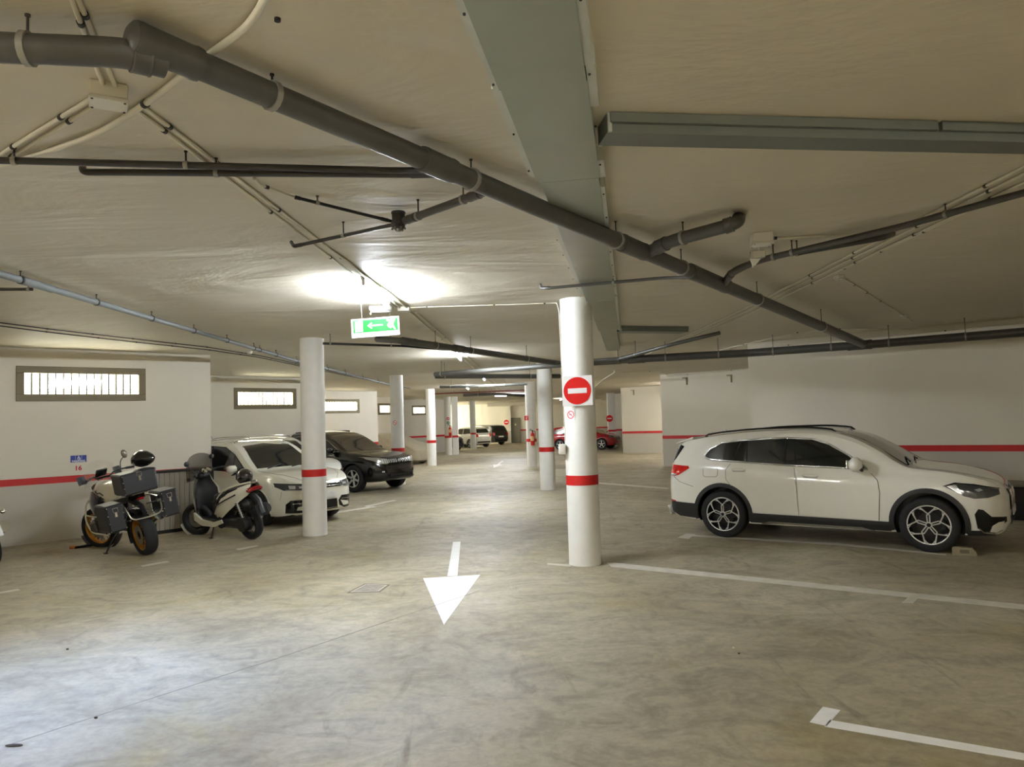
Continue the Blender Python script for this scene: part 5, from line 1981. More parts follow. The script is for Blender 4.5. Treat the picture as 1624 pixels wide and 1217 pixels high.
# ------------------------------------------------------------------ far cars, simpler
def far_car(name, label, loc, yaw, sp, paint, tail=False, wheel='plain', group=None):
    c = Car(name, label, 'car', loc, yaw, sp, paint, group)
    c.wheels(wheel)
    xs = [p for p in sp['top']]
    H = max(p[1] for p in xs)
    x0, x1 = sp['glass']
    for s in (-1, 1):
        bz = sp['belt']
        c.patch('side_window', M_GLASS, 'side', [(x0, bz + .05), (x0 + .2, H - .18), (x0 + .5, H - .13), (sp['ws'][0] - .1, H - .13), (x1, bz + .03), (-.2, bz)], s, .005, 24, 5)
        c.line('window_pillar', paint, 'side', [(-.35, bz), (-.38, H - .12)], s, .03, -.01)
        c.line('panel_seam', M_SEAM, 'side', [(-.3, bz), (-.26, .4)], s, .005, .001)
        c.patch('tail_lamp', M_TAIL, 'rear', [(s * sp['tl'][0], sp['tl'][2]), (s * sp['tl'][0], sp['tl'][3]), (s * sp['tl'][1], sp['tl'][3]), (s * sp['tl'][1], sp['tl'][2])], off=.015, nu=6, nv=4)
        c.patch('head_lamp', M_LAMPG, 'front', [(s * .45, .66), (s * .45, .76), (s * .78, .82), (s * .78, .70)], off=.012, nu=10)
        c.patch('sill_cladding', M_CLAD, 'side', [(-.8, .30), (.8, .30), (.8, .22), (-.8, .22)], s, .008)
    c.patch('windscreen', M_GLASS, 'front', [(-.64, sp['ws'][2]), (-.52, H - .1), (.52, H - .1), (.64, sp['ws'][2])], off=.006, nu=18, nv=8)
    c.patch('rear_window', M_GLASS, 'rear', [(-.58, sp['belt'] + .08), (-.48, H - .16), (.48, H - .16), (.58, sp['belt'] + .08)], off=.008, nu=14, nv=6)
    c.patch('grille', M_INT, 'front', [(-.4, .55), (-.4, .72), (.4, .72), (.4, .55)], off=.01, nu=12)
    c.patch('number_plate', M_PLATE, 'rear', [(-.26, .62), (-.26, .73), (.26, .73), (.26, .62)], off=.012, nu=6, nv=2)
    c.patch('bumper_cladding', M_CLAD, 'rear', [(-.6, .36), (-.6, .46), (.6, .46), (.6, .36)], off=.012, nu=12, nv=2)
    c.mirror(sp['ws'][1] - .35, sp['belt'] + .04, paint)
    c.handle(-.1, sp['belt'] - .1)
    return c


def hatch(L=4.2, Wd=1.76, H=1.46, belt=.93, wb=2.55, Rw=.31, boot=.0, tall=0):
    f, r = wb / 2 + (L - wb) * .47, -(wb / 2 + (L - wb) * .53)
    w_ = Wd / 2
    cow = wb / 2 - .25 + .1
    return dict(
        top=[(r, .72), (r + .03, .92), (r + .12, belt + .08), (r + .38, H - .10), (r + .6, H - .04), (-.6, H), (-.1, H - .005), (.15, H - .05), (cow, belt + .1), (cow + .12, belt + .07), (f - .45, belt - .0), (f - .15, .80), (f, .62)],
        sh=[(r, .68), (r + .1, belt - .02), (-.6, belt), (cow, belt - .03), (f - .45, belt - .09), (f, .52)],
        bot=[(r, .42), (r + .2, .25), (-.8, .2), (.8, .2), (f - .15, .22), (f, .32)],
        wid=[(r, w_ - .22), (r + .12, w_ - .07), (r + .5, w_ - .01), (0, w_), (wb / 2, w_), (f - .25, w_ - .08), (f - .08, w_ - .2), (f, w_ - .33)],
        wheels=(-wb / 2, wb / 2), R=Rw, rim=Rw * .68, arch=Rw + .04, track=w_ - .005, tumble=.25,
        glass=(r + .42, cow - .12), belt=belt + .04, ws=(.25, cow, belt + .12), tl=(w_ - .30, w_ - .12, .78, 1.0))


far_car('car', 'dark blue hatchback parked nose out behind two far left columns', (-5.25, 48.6, 0), R(-43), hatch(4.3, 1.78, 1.50), NAVY)
far_car('car', 'small white hatchback seen from behind beside the farthest column', (-3.4, 53.6, 0), R(132), hatch(3.7, 1.66, 1.52, .95, 2.4), WHITE3)
far_car('suv_car', 'dark brown sport utility car seen from behind before the far wall', (-2.45, 57.8, 0), R(132), hatch(4.3, 1.82, 1.62, 1.02, 2.6, .34), DARKP)
far_car('car', 'red hatchback half hidden behind the sign column', (4.3, 43.55, 0), R(-25), hatch(4.25, 1.78, 1.42, .90, 2.6, .32), REDP)
far_car('car', 'dark grey car behind the red one, cut off by the wall step', (8.1, 48.6, 0), R(150), hatch(4.3, 1.78, 1.5, .95, 2.6, .32), GREYP)
cv = dict(hatch(4.3, 1.8, 1.46, .93, 2.6), cover=True)
cv['bot'] = [(cv['top'][0][0], .14), (0, .10), (cv['top'][-1][0], .14)]
M_COVER = mat('grey_beige_cover_cloth', (176, 168, 146), .8, noise=.08, nscale=5, bump=.3, bscale=9)
c = Car('covered_car', 'car under a grey beige cloth cover between the slim columns', 'car', (-5.86, 34.4, 0), R(-36), cv, M_COVER)
for wx in (-1.3, 1.3):
    for s in (-1, 1):
        MB().lathe([(.2, -.02), (.29, 0), (.31, -.04), (.31, -.18), (.2, -.2)], (wx, s * .86, .31), (0, s, 0), 24).build('wheel', M_TYRE, c.t)

# ------------------------------------------------------------------ motorcycles
M_MOTO = mat('motor_dark_plastic', (30, 30, 31), .5)
M_ENG = mat('engine_grey', (88, 86, 80), .45, .5)
M_GOLD = mat('gold_rim', (176, 122, 44), .3, .7)
M_CASE = mat('dark_aluminium_case', (50, 51, 54), .42, .35)
M_BIKEW = mat('white_bike_paint', (228, 224, 206), .3, coat=.6)
M_BIKEB = mat('dark_blue_bike_paint', (20, 22, 40), .25, coat=.8)
M_SEAT = mat('black_vinyl_seat', (26, 26, 27), .6, bump=.2, bscale=120)
M_TAILD = mat('dark_red_lamp', (138, 14, 16), .15, coat=1.0)
M_SCREEN = glass_mat('clear_screen', (214, 208, 190), .28, .05)
M_SMOKE = glass_mat('smoked_screen', (52, 44, 34), .72, .08)


def mwheel(parent, x, Rt, wd, rim_m, steer=0.0, spokes=10, pivot=None):
    A = (-math.sin(steer), math.cos(steer), 0)
    c = Vector((x, 0, Rt))
    if pivot is not None:
        q = Matrix.Rotation(steer, 3, 'Z')
        c = Vector((pivot, 0, Rt)) + q @ Vector((x - pivot, 0, 0))
    h = wd / 2
    b = MB()
    b.lathe([(Rt * .70, -h * .62), (Rt * .80, -h * .9), (Rt * .9, -h), (Rt * .955, -h * .8), (Rt * .988, -h * .45), (Rt, 0), (Rt * .988, h * .45), (Rt * .955, h * .8),
             (Rt * .9, h), (Rt * .80, h * .9), (Rt * .70, h * .62)], c, A, 36)
    ty = b.build('wheel', M_TYRE, parent, smooth=50)
    b = MB()
    b.lathe([(Rt * .72, -h * .7), (Rt * .735, -h * .78), (Rt * .66, -h * .5), (Rt * .64, 0), (Rt * .66, h * .5), (Rt * .735, h * .78), (Rt * .72, h * .7)], c, A, 36)
    b.build('rim', rim_m, ty, smooth=40)
    u, v, d = frame_from(A)
    b = MB()
    for k in range(spokes):
        for s in (-1, 1):
            t = 2 * math.pi * (k + .25 * s) / spokes
            e = u * math.cos(t) + v * math.sin(t)
            b.tube([c + d * (s * h * .55) + (u * math.cos(t + .25 * s) + v * math.sin(t + .25 * s)) * Rt * .16, c + e * Rt * .65], .0045, 5)
    b.lathe([(Rt * .09, -h * .8), (Rt * .18, -h * .7), (Rt * .16, 0), (Rt * .18, h * .7), (Rt * .09, h * .8)], c, A, 16)
    b.build('spokes', M_MOTO, ty, smooth=40)
    b = MB()
    b.lathe([(Rt * .22, 0), (Rt * .46, 0), (Rt * .46, .005), (Rt * .22, .005)], c + d * (h * .75), A, 26, close=True)
    b.build('brake_disc', M_STEEL, ty, smooth=30)
    return c


def case(name, parent, c, s, rivet=True, latch_x=-1):
    """aluminium luggage case; latch on the face looking to -x"""
    c = Vector(c)
    b = MB()
    b.bbox(c, s, .028)
    o = b.build(name, M_CASE, parent, smooth=30)
    b = MB()
    b.bbox(c + Vector((0, 0, s[2] * .42)), (s[0] * 1.015, s[1] * 1.015, s[2] * .17), .02)
    b.build('case_lid', M_CASE, o, smooth=30)
    b = MB()
    x = c.x - s[0] / 2 - .006
    b.tube([(x, c.y - .035, c.z + .15), (x, c.y - .03, c.z + .09), (x, c.y + .03, c.z + .09), (x, c.y + .035, c.z + .15), (x, c.y - .035, c.z + .15)], .007, 6)
    b.box((x, c.y, c.z + .06), (.012, .03, .07))
    b.build('latch', M_CHROME, o)
    b = MB()
    for sy in (-1, 1):
        for k in range(4):
            b.ell((c.x - s[0] / 2 - .003, c.y + sy * (s[1] / 2 - .02), c.z - s[2] / 2 + .03 + k * (s[2] - .06) / 3), (.005, .008, .008), 6, 4)
    b.build('rivet', M_CHROME, o)
    return o


def touring(label, rear, yaw, lean, luggage=True, paint=M_BIKEW, rimm=M_GOLD):
    d = Vector((math.cos(yaw), math.sin(yaw), 0))
    o = Vector((rear.x, rear.y, 0)) + d * .76
    t = thing('motorcycle', label, 'motorcycle', o, yaw, None, lean)
    st = R(28)
    piv = .50
    q = Matrix.Rotation(st, 3, 'Z')

    def S(p):      # steered point
        p = Vector(p)
        return Vector((piv, 0, 0)) + q @ (p - Vector((piv, 0, 0)))
    mwheel(t, -.76, .325, .18, rimm)
    fc = mwheel(t, .77, .345, .12, rimm, st, 10, piv)
    # forks, fender, beak
    b = MB()
    for s in (-1, 1):
        b.cyl(S((.77, s * .09, .34)), S((.60, s * .09, .95)), .028, .024, 10)
    b.build('front_fork', M_ENG, t)
    b = MB()
    A = (-math.sin(st), math.cos(st), 0)
    b.lathe([(.375, -.06), (.385, -.03), (.388, 0), (.385, .03), (.375, .06)], fc, A, 18, arc=(R(200), R(345)))
    b.build('front_fender', M_MOTO, t)
    b = MB()
    G = []
    for x, w_, z0, z1 in ((1.02, .03, .84, .87), (.92, .07, .86, .92), (.75, .13, .88, 1.0), (.58, .19, .86, 1.08), (.45, .22, .82, 1.06)):
        G.append([Vector((x, -w_, z0)), Vector((x, -w_ * .9, (z0 + z1) / 2)), Vector((x, -w_ * .5, z1)), Vector((x, 0, z1 + .015)), Vector((x, w_ * .5, z1)), Vector((x, w_ * .9, (z0 + z1) / 2)), Vector((x, w_, z0))])
    b.grid(G)
    b.build('beak_fairing', paint, t, smooth=60)
    b = MB()
    b.ell((.80, 0, .99), (.06, .12, .075), 14, 8)
    b.build('headlamp', M_LAMPG, t)
    # tank and side fairings
    b = MB()
    G = []
    for x, w_, z0, z1 in ((.50, .12, .86, 1.04), (.40, .20, .74, 1.10), (.22, .21, .70, 1.12), (.05, .17, .72, 1.06), (-.10, .11, .76, .95), (-.16, .06, .8, .88)):
        G.append([Vector((x, -w_ * .6, z0)), Vector((x, -w_, z0 + .08)), Vector((x, -w_, (z0 + z1) / 2)), Vector((x, -w_ * .7, z1 - .03)), Vector((x, 0, z1)), Vector((x, w_ * .7, z1 - .03)), Vector((x, w_, (z0 + z1) / 2)), Vector((x, w_, z0 + .08)), Vector((x, w_ * .6, z0))])
    b.grid(G)
    b.build('fuel_tank', paint, t, smooth=60)
    for s in (-1, 1):
        b = MB()
        G = []
        for x, y, z0, z1 in ((.66, .20, .62, .92), (.52, .27, .50, .98), (.36, .29, .48, 1.0), (.2, .26, .55, .92), (.08, .22, .62, .84)):
            G.append([Vector((x, s * (y - .04), z0)), Vector((x, s * y, z0 * .6 + z1 * .4)), Vector((x, s * y, z0 * .3 + z1 * .7)), Vector((x, s * (y - .05), z1))])
        b.grid(G, flip=s < 0)
        b.build('side_fairing', M_BIKEB, t, smooth=60)
        b = MB()
        for k in range(3):
            z = .80 + .065 * k
            b.tube([(.30, s * .215, z + .07), (.20, s * .222, z + .03), (.13, s * .21, z + .045), (.06, s * .19, z)], .009, 5)
        b.build('tank_stripes', M_MOTO, t)
        # crash bar
        b = MB()
        b.tube(smooth_path([(.55, s * .16, .92), (.62, s * .30, .80), (.56, s * .36, .52), (.46, s * .33, .34), (.20, s * .20, .28)], .1), .014, 8)
        b.tube(smooth_path([(.58, s * .33, .62), (.30, s * .30, .60), (.1, s * .18, .60)], .08), .012, 8)
        b.build('crash_bar', M_BIKEW, t)
        # boxer cylinder
        b = MB()
        b.cyl((.30, s * .12, .45), (.30, s * .30, .45), .085, .095, 16)
        for k in range(5):
            b.cyl((.30, s * (.15 + .03 * k), .45), (.30, s * (.158 + .03 * k), .45), .112, n=16)
        b.bbox((.30, s * .335, .45), (.20, .07, .17), .03)
        b.build('engine_cylinder', M_ENG, t)
        b = MB()
        b.tube([(.0, s * .16, .36), (.0, s * .27, .355)], .014, 8)
        b.build('footrest', M_MOTO, t)
        b = MB()
        b.tube(smooth_path([S((.50, s * .10, 1.14)), S((.46, s * .22, 1.22)), S((.36, s * .42, 1.21))], .06), .013, 8)
        hb = b.build('handlebar', M_MOTO, t)
        b = MB()
        b.tube([S((.385, s * .37, 1.212)), S((.33, s * .49, 1.20))], .020, 10)
        b.build('grip', M_SEAT, hb)
        b = MB()
        G = []
        for k in range(5):
            a = -.6 + 1.2 * k / 4
            G.append([S((.50 + .07 * math.cos(a * 1.5), s * (.36 + .13 * a), 1.13)), S((.52 + .08 * math.cos(a * 1.5), s * (.36 + .13 * a), 1.26))])
        b.grid(G)
        b.build('hand_guard', M_MOTO, t)
    for s in ((-1,) if luggage else (-1, 1)):
        b = MB()
        b.tube(smooth_path([S((.42, s * .30, 1.22)), S((.44, s * .34, 1.34)), S((.43, s * .42, 1.40))], .05), .008, 6)
        mo = b.build('mirror_stem', M_MOTO, t)
        b = MB()
        b.ell(S((.42, s * .43, 1.44)), (.022, .058, .075), 12, 8, Matrix.Rotation(st, 3, 'Z') @ Matrix.Rotation(s * R(20), 3, 'X'))
        b.build('mirror', mat('mirror_grey', (120, 112, 96), .2, .5), mo)
    b = MB()
    b.bbox((.22, 0, .48), (.42, .24, .34), .05)
    b.bbox((-.12, 0, .46), (.36, .20, .26), .05)
    b.tube([(.1, .10, .80), (-.2, .12, .72), (-.62, .12, .84)], .016, 8).tube([(.1, -.10, .80), (-.2, -.12, .72), (-.62, -.12, .84)], .016, 8)
    b.build('engine_block', M_ENG, t)
    b = MB()
    b.tube([(-.2, -.10, .42), (-.5, -.13, .36), (-.76, -.13, .325)], [.06, .05, .06], 12)
    b.build('swing_arm', M_MOTO, t)
    b = MB()
    b.ell((.60, 0, 1.13), (.02, .01, .01), 6, 4)
    b.bbox(S((.52, 0, 1.24)), (.035, .22, .13), .012, Matrix.Rotation(st, 3, 'Z') @ Matrix.Rotation(R(-25), 3, 'Y'))
    b.bbox(S((.50, 0, 1.16)), (.06, .20, .03), .01)
    b.build('instrument_display', M_INT, t)
    b = MB()
    G = []
    for k in range(9):
        y = -.23 + .46 * k / 8
        w_ = math.sqrt(max(0, 1 - (y / .25) ** 2))
        G.append([Vector((.80 - .9 * y * y, y, 1.02)), Vector((.74 - .7 * y * y, y * 1.0, 1.2)), Vector((.62 - .5 * y * y, y * .95, 1.28 + .17 * w_))])
    b.grid(G)
    b.build('windscreen', M_SCREEN, t, smooth=60)
    # seat
    b = MB()
    G = []
    for x, w_, z in ((.04, .10, .88), (-.10, .16, .83), (-.30, .18, .84), (-.36, .17, .89), (-.60, .16, .93), (-.78, .12, .95)):
        G.append([Vector((x, -w_, z - .09)), Vector((x, -w_, z - .02)), Vector((x, -w_ * .6, z + .01)), Vector((x, 0, z + .015)), Vector((x, w_ * .6, z + .01)), Vector((x, w_, z - .02)), Vector((x, w_, z - .09))])
    b.grid(G)
    b.build('seat', M_SEAT, t, smooth=60)
    # rear: hugger, tail, rack
    b = MB()
    b.lathe([(.36, -.105), (.375, -.06), (.378, 0), (.375, .06), (.36, .105)], (-.76, 0, .325), (0, 1, 0), 20, arc=(R(-25), R(110)))
    b.tube([(-.70, 0, .80), (-.90, 0, .76), (-1.0, 0, .66)], [.05, .04, .03], 8)
    b.build('rear_mudguard', M_MOTO, t)
    if not luggage:
        b = MB()
        b.bbox((-1.13, 0, .56), (.012, .20, .15), .004, Matrix.Rotation(R(20), 3, 'Y'))
        b.build('number_plate', M_PLATE, t)
    b = MB()
    b.bbox((-.93, 0, .88), (.05, .10, .035), .012)
    b.build('tail_lamp', M_TAILD, t)
    for s in (-1, 1):
        b = MB()
        b.tube([(-.97, s * .05, .79), (-1.0, s * .18, .79)], .010, 6)
        b.ell((-1.01, s * .20, .79), (.04, .035, .03), 10, 6)
        b.build('turn_signal', M_CHROME if not luggage else M_MOTO, t)
    b = MB()
    b.cyl((-.35, -.19, .36), (-.86, -.24, .56), .07, .085, 16)
    b.build('exhaust_muffler', M_CHROME, t)
    b = MB()
    zf = .36 * math.tan(-lean)          # ground height on the leaning side, in local axes
    b.tube([(.05, .12, .32), (-.10, .36, zf + .012)], .013, 8)
    b.bbox((-.10, .37, zf + .01), (.08, .05, .012), .004, Matrix.Rotation(-lean, 3, 'X'))
    b.build('side_stand', M_MOTO, t)
    if luggage:
        b = MB()
        for s in (-1, 1):
            b.tube(smooth_path([(-.40, s * .17, .84), (-.62, s * .24, .86), (-.98, s * .25, .84), (-1.06, s * .22, .62), (-1.06, 0, .60)], .08), .013, 8)
            b.tube(smooth_path([(-.62, s * .24, .86), (-.62, s * .24, .56), (-1.04, s * .23, .62)], .06), .011, 8)
        b.bbox((-.78, 0, .965), (.38, .22, .02), .006)
        b.build('luggage_rack', M_CHROME, t)
        case('side_case', t, (-.76, .385, .70), (.46, .25, .40))
        case('side_case', t, (-.76, -.385, .70), (.46, .25, .40))
        case('top_case', t, (-.86, 0, 1.135), (.42, .50, .32))
    return t


moto = touring('white touring motorcycle with three dark luggage cases parked by the left wall', Vector((-5.56, 10.95, 0)), R(137), -R(11))
touring('motorcycle cut off by the left edge, only rear tyre and signal showing', at(-20, 905, 0), R(150), -R(9), False, M_BIKEB, M_RIMD)
ang = at(150, 856, 0)
t = thing('cable_lock', 'black cable lock with an orange end lying beside the front wheel of the motorcycle', 'lock', at(128, 868, 0))
P = smooth_path([at(156, 852, .10), at(150, 862, .03), at(138, 866, .022), at(118, 869, .02)], .1)
MB().tube(P, .022, 8).build('cable', M_BLACK, t, world=True)
MB().tube([at(120, 868.5, .022), at(111, 869, .022)], .026, 10).build('lock_end', mat('orange_plastic', (196, 112, 52), .5), t, world=True)

# ------------------------------------------------------------------ scooter and helmet
sy = R(144)
sd = Vector((math.cos(sy), math.sin(sy), 0))
so = Vector((-4.42, 12.17, 0)) + sd * .72
SL = -R(9)
t = thing('scooter', 'white and black scooter with a smoked screen in front of the white people carrier', 'scooter', so, sy, None, SL)
st = R(24)
piv = .45
q_ = Matrix.Rotation(st, 3, 'Z')
S2 = lambda p: Vector((piv, 0, 0)) + q_ @ (Vector(p) - Vector((piv, 0, 0)))
mwheel(t, -.72, .275, .145, M_MOTO, spokes=6)
fc = mwheel(t, .72, .29, .12, M_MOTO, st, 6, piv)
b = MB()
b.lathe([(.31, -.075), (.325, -.04), (.328, 0), (.325, .04), (.31, .075)], fc, (-math.sin(st), math.cos(st), 0), 18, arc=(R(190), R(350)))
b.build('front_fender', M_BIKEW, t)
b = MB()
for s in (-1, 1):
    b.cyl(S2((.72, s * .075, .29)), S2((.58, s * .075, .75)), .024, n=10)
b.build('front_fork', M_ENG, t)
# leg shield: white outside, black inside
prof = [(.70, .30, .10), (.66, .42, .20), (.60, .62, .25), (.60, .80, .25), (.64, .95, .18), (.60, 1.06, .12)]
for nm, off, m in (('front_apron', .03, M_BIKEW), ('leg_shield', -.05, M_MOTO)):
    b = MB()
    G = []
    for x, z, w_ in prof:
        w2 = w_ * (1.04 if off > 0 else .84)
        G.append([Vector((x + off - .10 * (k / 3.0) ** 2 - (.05 if off > 0 else 0) * (k / 3.0) ** 4, w2 * k / 3.0, z)) for k in range(-3, 4)])
    b.grid(G)
    b.build(nm, m, t, smooth=60)
for s in (-1, 1):
    b = MB()
    b.prism([(.62, .30), (.60, .44), (.40, .33), (.05, .30), (-.22, .36), (-.25, .30), (.02, .22), (.40, .22)][::-1], (0, s * .20 - (.02 if s > 0 else 0), 0), (1, 0, 0), (0, 0, 1), (0, .02 + .02, 0))
    b.build('floor_side_panel', M_BIKEW, t, smooth=30)
    b = MB()
    G = []
    for x, z0, z1, y in ((.06, .40, .46, .15), (-.10, .34, .62, .20), (-.25, .40, .74, .215), (-.45, .52, .82, .21), (-.70, .66, .90, .18), (-.92, .78, .955, .12), (-1.0, .85, .96, .08)):
        G.append([Vector((x, s * y * .9, z0)), Vector((x, s * y * 1.05, z0 * .55 + z1 * .45)), Vector((x, s * y, z0 * .2 + z1 * .8)), Vector((x, s * y * .75, z1))])
    b.grid(G, flip=s < 0)
    b.build('tail_panel', M_BIKEW, t, smooth=60)
    b = MB()
    b.tube([(-.12, s * .215, .60), (-.40, s * .222, .70), (-.70, s * .19, .80)], .012, 6)
    b.build('panel_vent', M_MOTO, t)
    b = MB()
    b.tube(smooth_path([(-.10, s * .16, .70), (-.35, s * .19, .86), (-.75, s * .15, .96), (-.98, s * .06, .99)], .1), .014, 8)
    b.build('grab_rail', M_BIKEW, t)
    b = MB()
    b.tube(smooth_path([S2((.50, s * .03, 1.10)), S2((.46, s * .2, 1.13)), S2((.36, s * .36, 1.13))], .06), .016, 8)
    hb = b.build('handlebar', M_MOTO, t)
    MB().tube([S2((.39, s * .30, 1.13)), S2((.33, s * .42, 1.125))], .022, 10).build('grip', M_SEAT, hb)
    b = MB()
    b.tube([S2((.46, s * .24, 1.14)), S2((.50, s * .33, 1.30))], .008, 6)
    b.ell(S2((.50, s * .35, 1.34)), (.025, .07, .045), 12, 8, q_)
    b.build('mirror', M_MOTO, t)
b = MB()
b.bbox((.22, 0, .31), (.62, .38, .07), .02)
b.bbox((.02, 0, .50), (.26, .30, .40), .06)
b.build('step_floor', M_MOTO, t, smooth=40)
b = MB()
G = []
for x, w_, z in ((.10, .10, .72), (.02, .15, .76), (-.20, .18, .79), (-.36, .18, .82), (-.44, .17, .88), (-.70, .15, .91), (-.88, .10, .93)):
    G.append([Vector((x, -w_, z - .12)), Vector((x, -w_, z - .02)), Vector((x, -w_ * .6, z + .01)), Vector((x, 0, z + .015)), Vector((x, w_ * .6, z + .01)), Vector((x, w_, z - .02)), Vector((x, w_, z - .12))])
b.grid(G)
b.build('seat', M_SEAT, t, smooth=60)
b = MB()
b.bbox((-.45, 0, .60), (.80, .26, .24), .08)
b.build('body_core', M_MOTO, t, smooth=40)
b = MB()
b.bbox(S2((.50, 0, 1.08)), (.20, .24, .12), .04, q_)
b.ell(S2((.42, .06, 1.15)), (.03, .05, .03), 10, 6)
b.build('handlebar_cover', M_MOTO, t, smooth=40)
b = MB()
b.cyl(S2((.40, -.06, 1.14)), S2((.385, -.06, 1.16)), .05, n=18)
b.cyl(S2((.40, .06, 1.14)), S2((.385, .06, 1.16)), .05, n=18)
b.tube([S2((.36, .12, 1.16)), S2((.34, .16, 1.2))], .02, 8)
b.build('instrument_dial', M_CHROME, t)
b = MB()
G = []
for k in range(9):
    y = -.24 + .48 * k / 8
    w_ = math.sqrt(max(0, 1 - (y / .26) ** 2))
    G.append([Vector((.70 - 1.2 * y * y, y, .98)), Vector((.66 - 1.0 * y * y, y, 1.2)), Vector((.56 - .7 * y * y, y * .96, 1.30 + .16 * w_))])
b.grid(G)
b.build('windscreen', M_SMOKE, t, smooth=60)
b = MB()
b.bbox((-.99, 0, .875), (.06, .22, .075), .02)
b.ell((-.97, .10, .86), (.05, .05, .04), 10, 6).ell((-.97, -.10, .86), (.05, .05, .04), 10, 6)
b.build('tail_lamp', M_TAILD, t)
b = MB()
b.bbox((-.40, .12, .30), (.62, .12, .20), .05)
b.cyl((-.72, .08, .29), (-.72, .19, .29), .12, n=18)
b.cyl((-.15, .10, .30), (-.15, .20, .30), .10, n=18)
b.build('engine_case', M_ENG if False else M_MOTO, t, smooth=40)
b = MB()
b.cyl((-.35, -.17, .34), (-.92, -.22, .48), .07, .085, 14)
b.build('exhaust_muffler', M_MOTO, t)
b = MB()
b.tube([(-.74, .14, .38), (-.66, .16, .66)], .02, 8)
for k in range(7):
    p = Vector((-.74, .14, .40)).lerp(Vector((-.66, .16, .64)), k / 6)
    b.cyl(p, p + Vector((.004, 0, .014)), .034, n=12)
b.build('rear_shock', M_STEEL, t)
b = MB()
b.lathe([(.30, -.08), (.315, 0), (.30, .08)], (-.72, 0, .275), (0, 1, 0), 18, arc=(R(-15), R(120)))
b.tube([(-.85, 0, .78), (-1.02, 0, .66), (-1.10, 0, .46)], [.06, .06, .05], 8)
b.bbox((-1.10, 0, .52), (.02, .22, .20), .006, Matrix.Rotation(R(14), 3, 'Y'))
b.build('rear_mudguard', M_MOTO, t)
b = MB()
zf = .30 * math.tan(-SL)
b.tube([(.10, .16, .26), (.02, .30, zf + .012)], .013, 8)
b.bbox((.02, .31, zf + .01), (.08, .04, .012), .004, Matrix.Rotation(-SL, 3, 'X'))
b.build('side_stand', M_MOTO, t)
SM = ROOTM[t.name]
hp = SM @ Vector((-.72, 0, .935))
t = thing('helmet', 'black open motorcycle helmet resting on the scooter seat', 'helmet', hp, R(150))
SMOTO = None
M_HELM = mat('black_helmet_shell', (18, 18, 19), .18, coat=1.0)
MB().ell((0, 0, .125), (.145, .125, .135), 24, 14, zmin=-.85).build('shell', M_HELM, t, smooth=60)
b = MB()
G = []
for i in range(9):
    a = R(-62 + 124 * i / 8)
    G.append([Vector((.150 * math.cos(a), .131 * math.sin(a), .07)), Vector((.155 * math.cos(a), .134 * math.sin(a), .12)), Vector((.146 * math.cos(a), .127 * math.sin(a), .17))])
b.grid(G)
b.build('visor', M_SMOKE, t, smooth=60)
b = MB()
b.prism([(-.02, 0), (.10, -.03), (.12, -.02), (.0, .03)][::-1], (.13, -.07, .17), (1, 0, 0), (0, 0, 1), (0, .14, 0))
b.build('peak', M_HELM, t)
b = MB()
b.cyl((0, -.13, .12), (0, -.122, .12), .018, n=12).cyl((0, .122, .12), (0, .13, .12), .018, n=12)
b.build('visor_pivot', M_CHROME, t)

hm = ROOTM[moto.name] @ Vector((-.80, -.17, 1.305))
t = thing('helmet', 'dark angular helmet with a clear visor resting on the top case of the motorcycle', 'helmet', hm, R(170), None)
b = MB()
G = []
for x, w_, z0, z1 in ((-.19, .02, .12, .16), (-.15, .07, .07, .20), (-.07, .11, .02, .245), (.03, .12, .0, .26), (.10, .11, .01, .235), (.14, .09, .03, .19)):
    zc2, hz = (z0 + z1) / 2, (z1 - z0) / 2
    G.append([Vector((x, w_ * math.cos(2 * math.pi * k / 12), zc2 + hz * math.sin(2 * math.pi * k / 12))) for k in range(13)])
b.grid(G)
b.build('shell', M_HELM, t, smooth=50)
b = MB()
G = []
for i in range(7):
    a = R(-70 + 140 * i / 6)
    G.append([Vector((.06 + .115 * math.cos(a), .118 * math.sin(a), .05)), Vector((.065 + .12 * math.cos(a), .12 * math.sin(a), .13)), Vector((.03 + .115 * math.cos(a), .11 * math.sin(a), .20))])
b.grid(G)
b.build('visor', M_SCREEN, t, smooth=60)
b = MB()
b.ell((.09, 0, .07), (.06, .10, .05), 12, 8)
b.build('chin_bar', mat('silver_helmet_trim', (176, 172, 160), .3, .4), t)

# ------------------------------------------------------------------ slatted screen by the left wall
ga, gb = Vector((-6.51, 13.03, 0)), Vector((-5.80, 13.87, 0))
gu = (gb - ga).normalized()
gn = Vector((gu.y, -gu.x, 0))
gl = (gb - ga).length
t = thing('slat_screen', 'grey slatted screen panel with a black frame standing behind the two-wheelers', 'screen', ga)
rot = Matrix((gu, -gn, Vector((0, 0, 1)))).transposed()
M_SLAT = mat('grey_beige_slat', (148, 142, 128), .55, noise=.05, nscale=6)
ns = 11
for i in range(ns):
    MB().bbox(ga + gu * (gl * .92 * (i + .5) / ns) + gn * (.004 * (i % 2)) + Vector((0, 0, .57)), (gl * .92 / ns - .006, .022, 1.04), .004, rot).build('slat', M_SLAT, t, world=True)
b = MB()
b.bbox(ga + gu * (gl / 2) + Vector((0, 0, 1.115)), (gl, .06, .05), .006, rot)
b.build('top_rail', M_BLACK, t, world=True)
b = MB()
b.bbox(ga + gu * (gl * .46) + Vector((0, 0, .03)), (gl * .93, .06, .06), .006, rot)
b.build('bottom_rail', M_BLACK, t, world=True)
for s in (0.012, .925, .995):
    MB().bbox(ga + gu * (gl * s) + Vector((0, 0, .56)), (.045, .05, 1.12), .006, rot).build('post', M_BLACK, t, world=True)
b = MB()
p = ga + gu * (gl * .56) + gn * .03 + Vector((0, 0, .93))
b.cyl(p - gn * .02, p + gn * .02, .028, n=14)
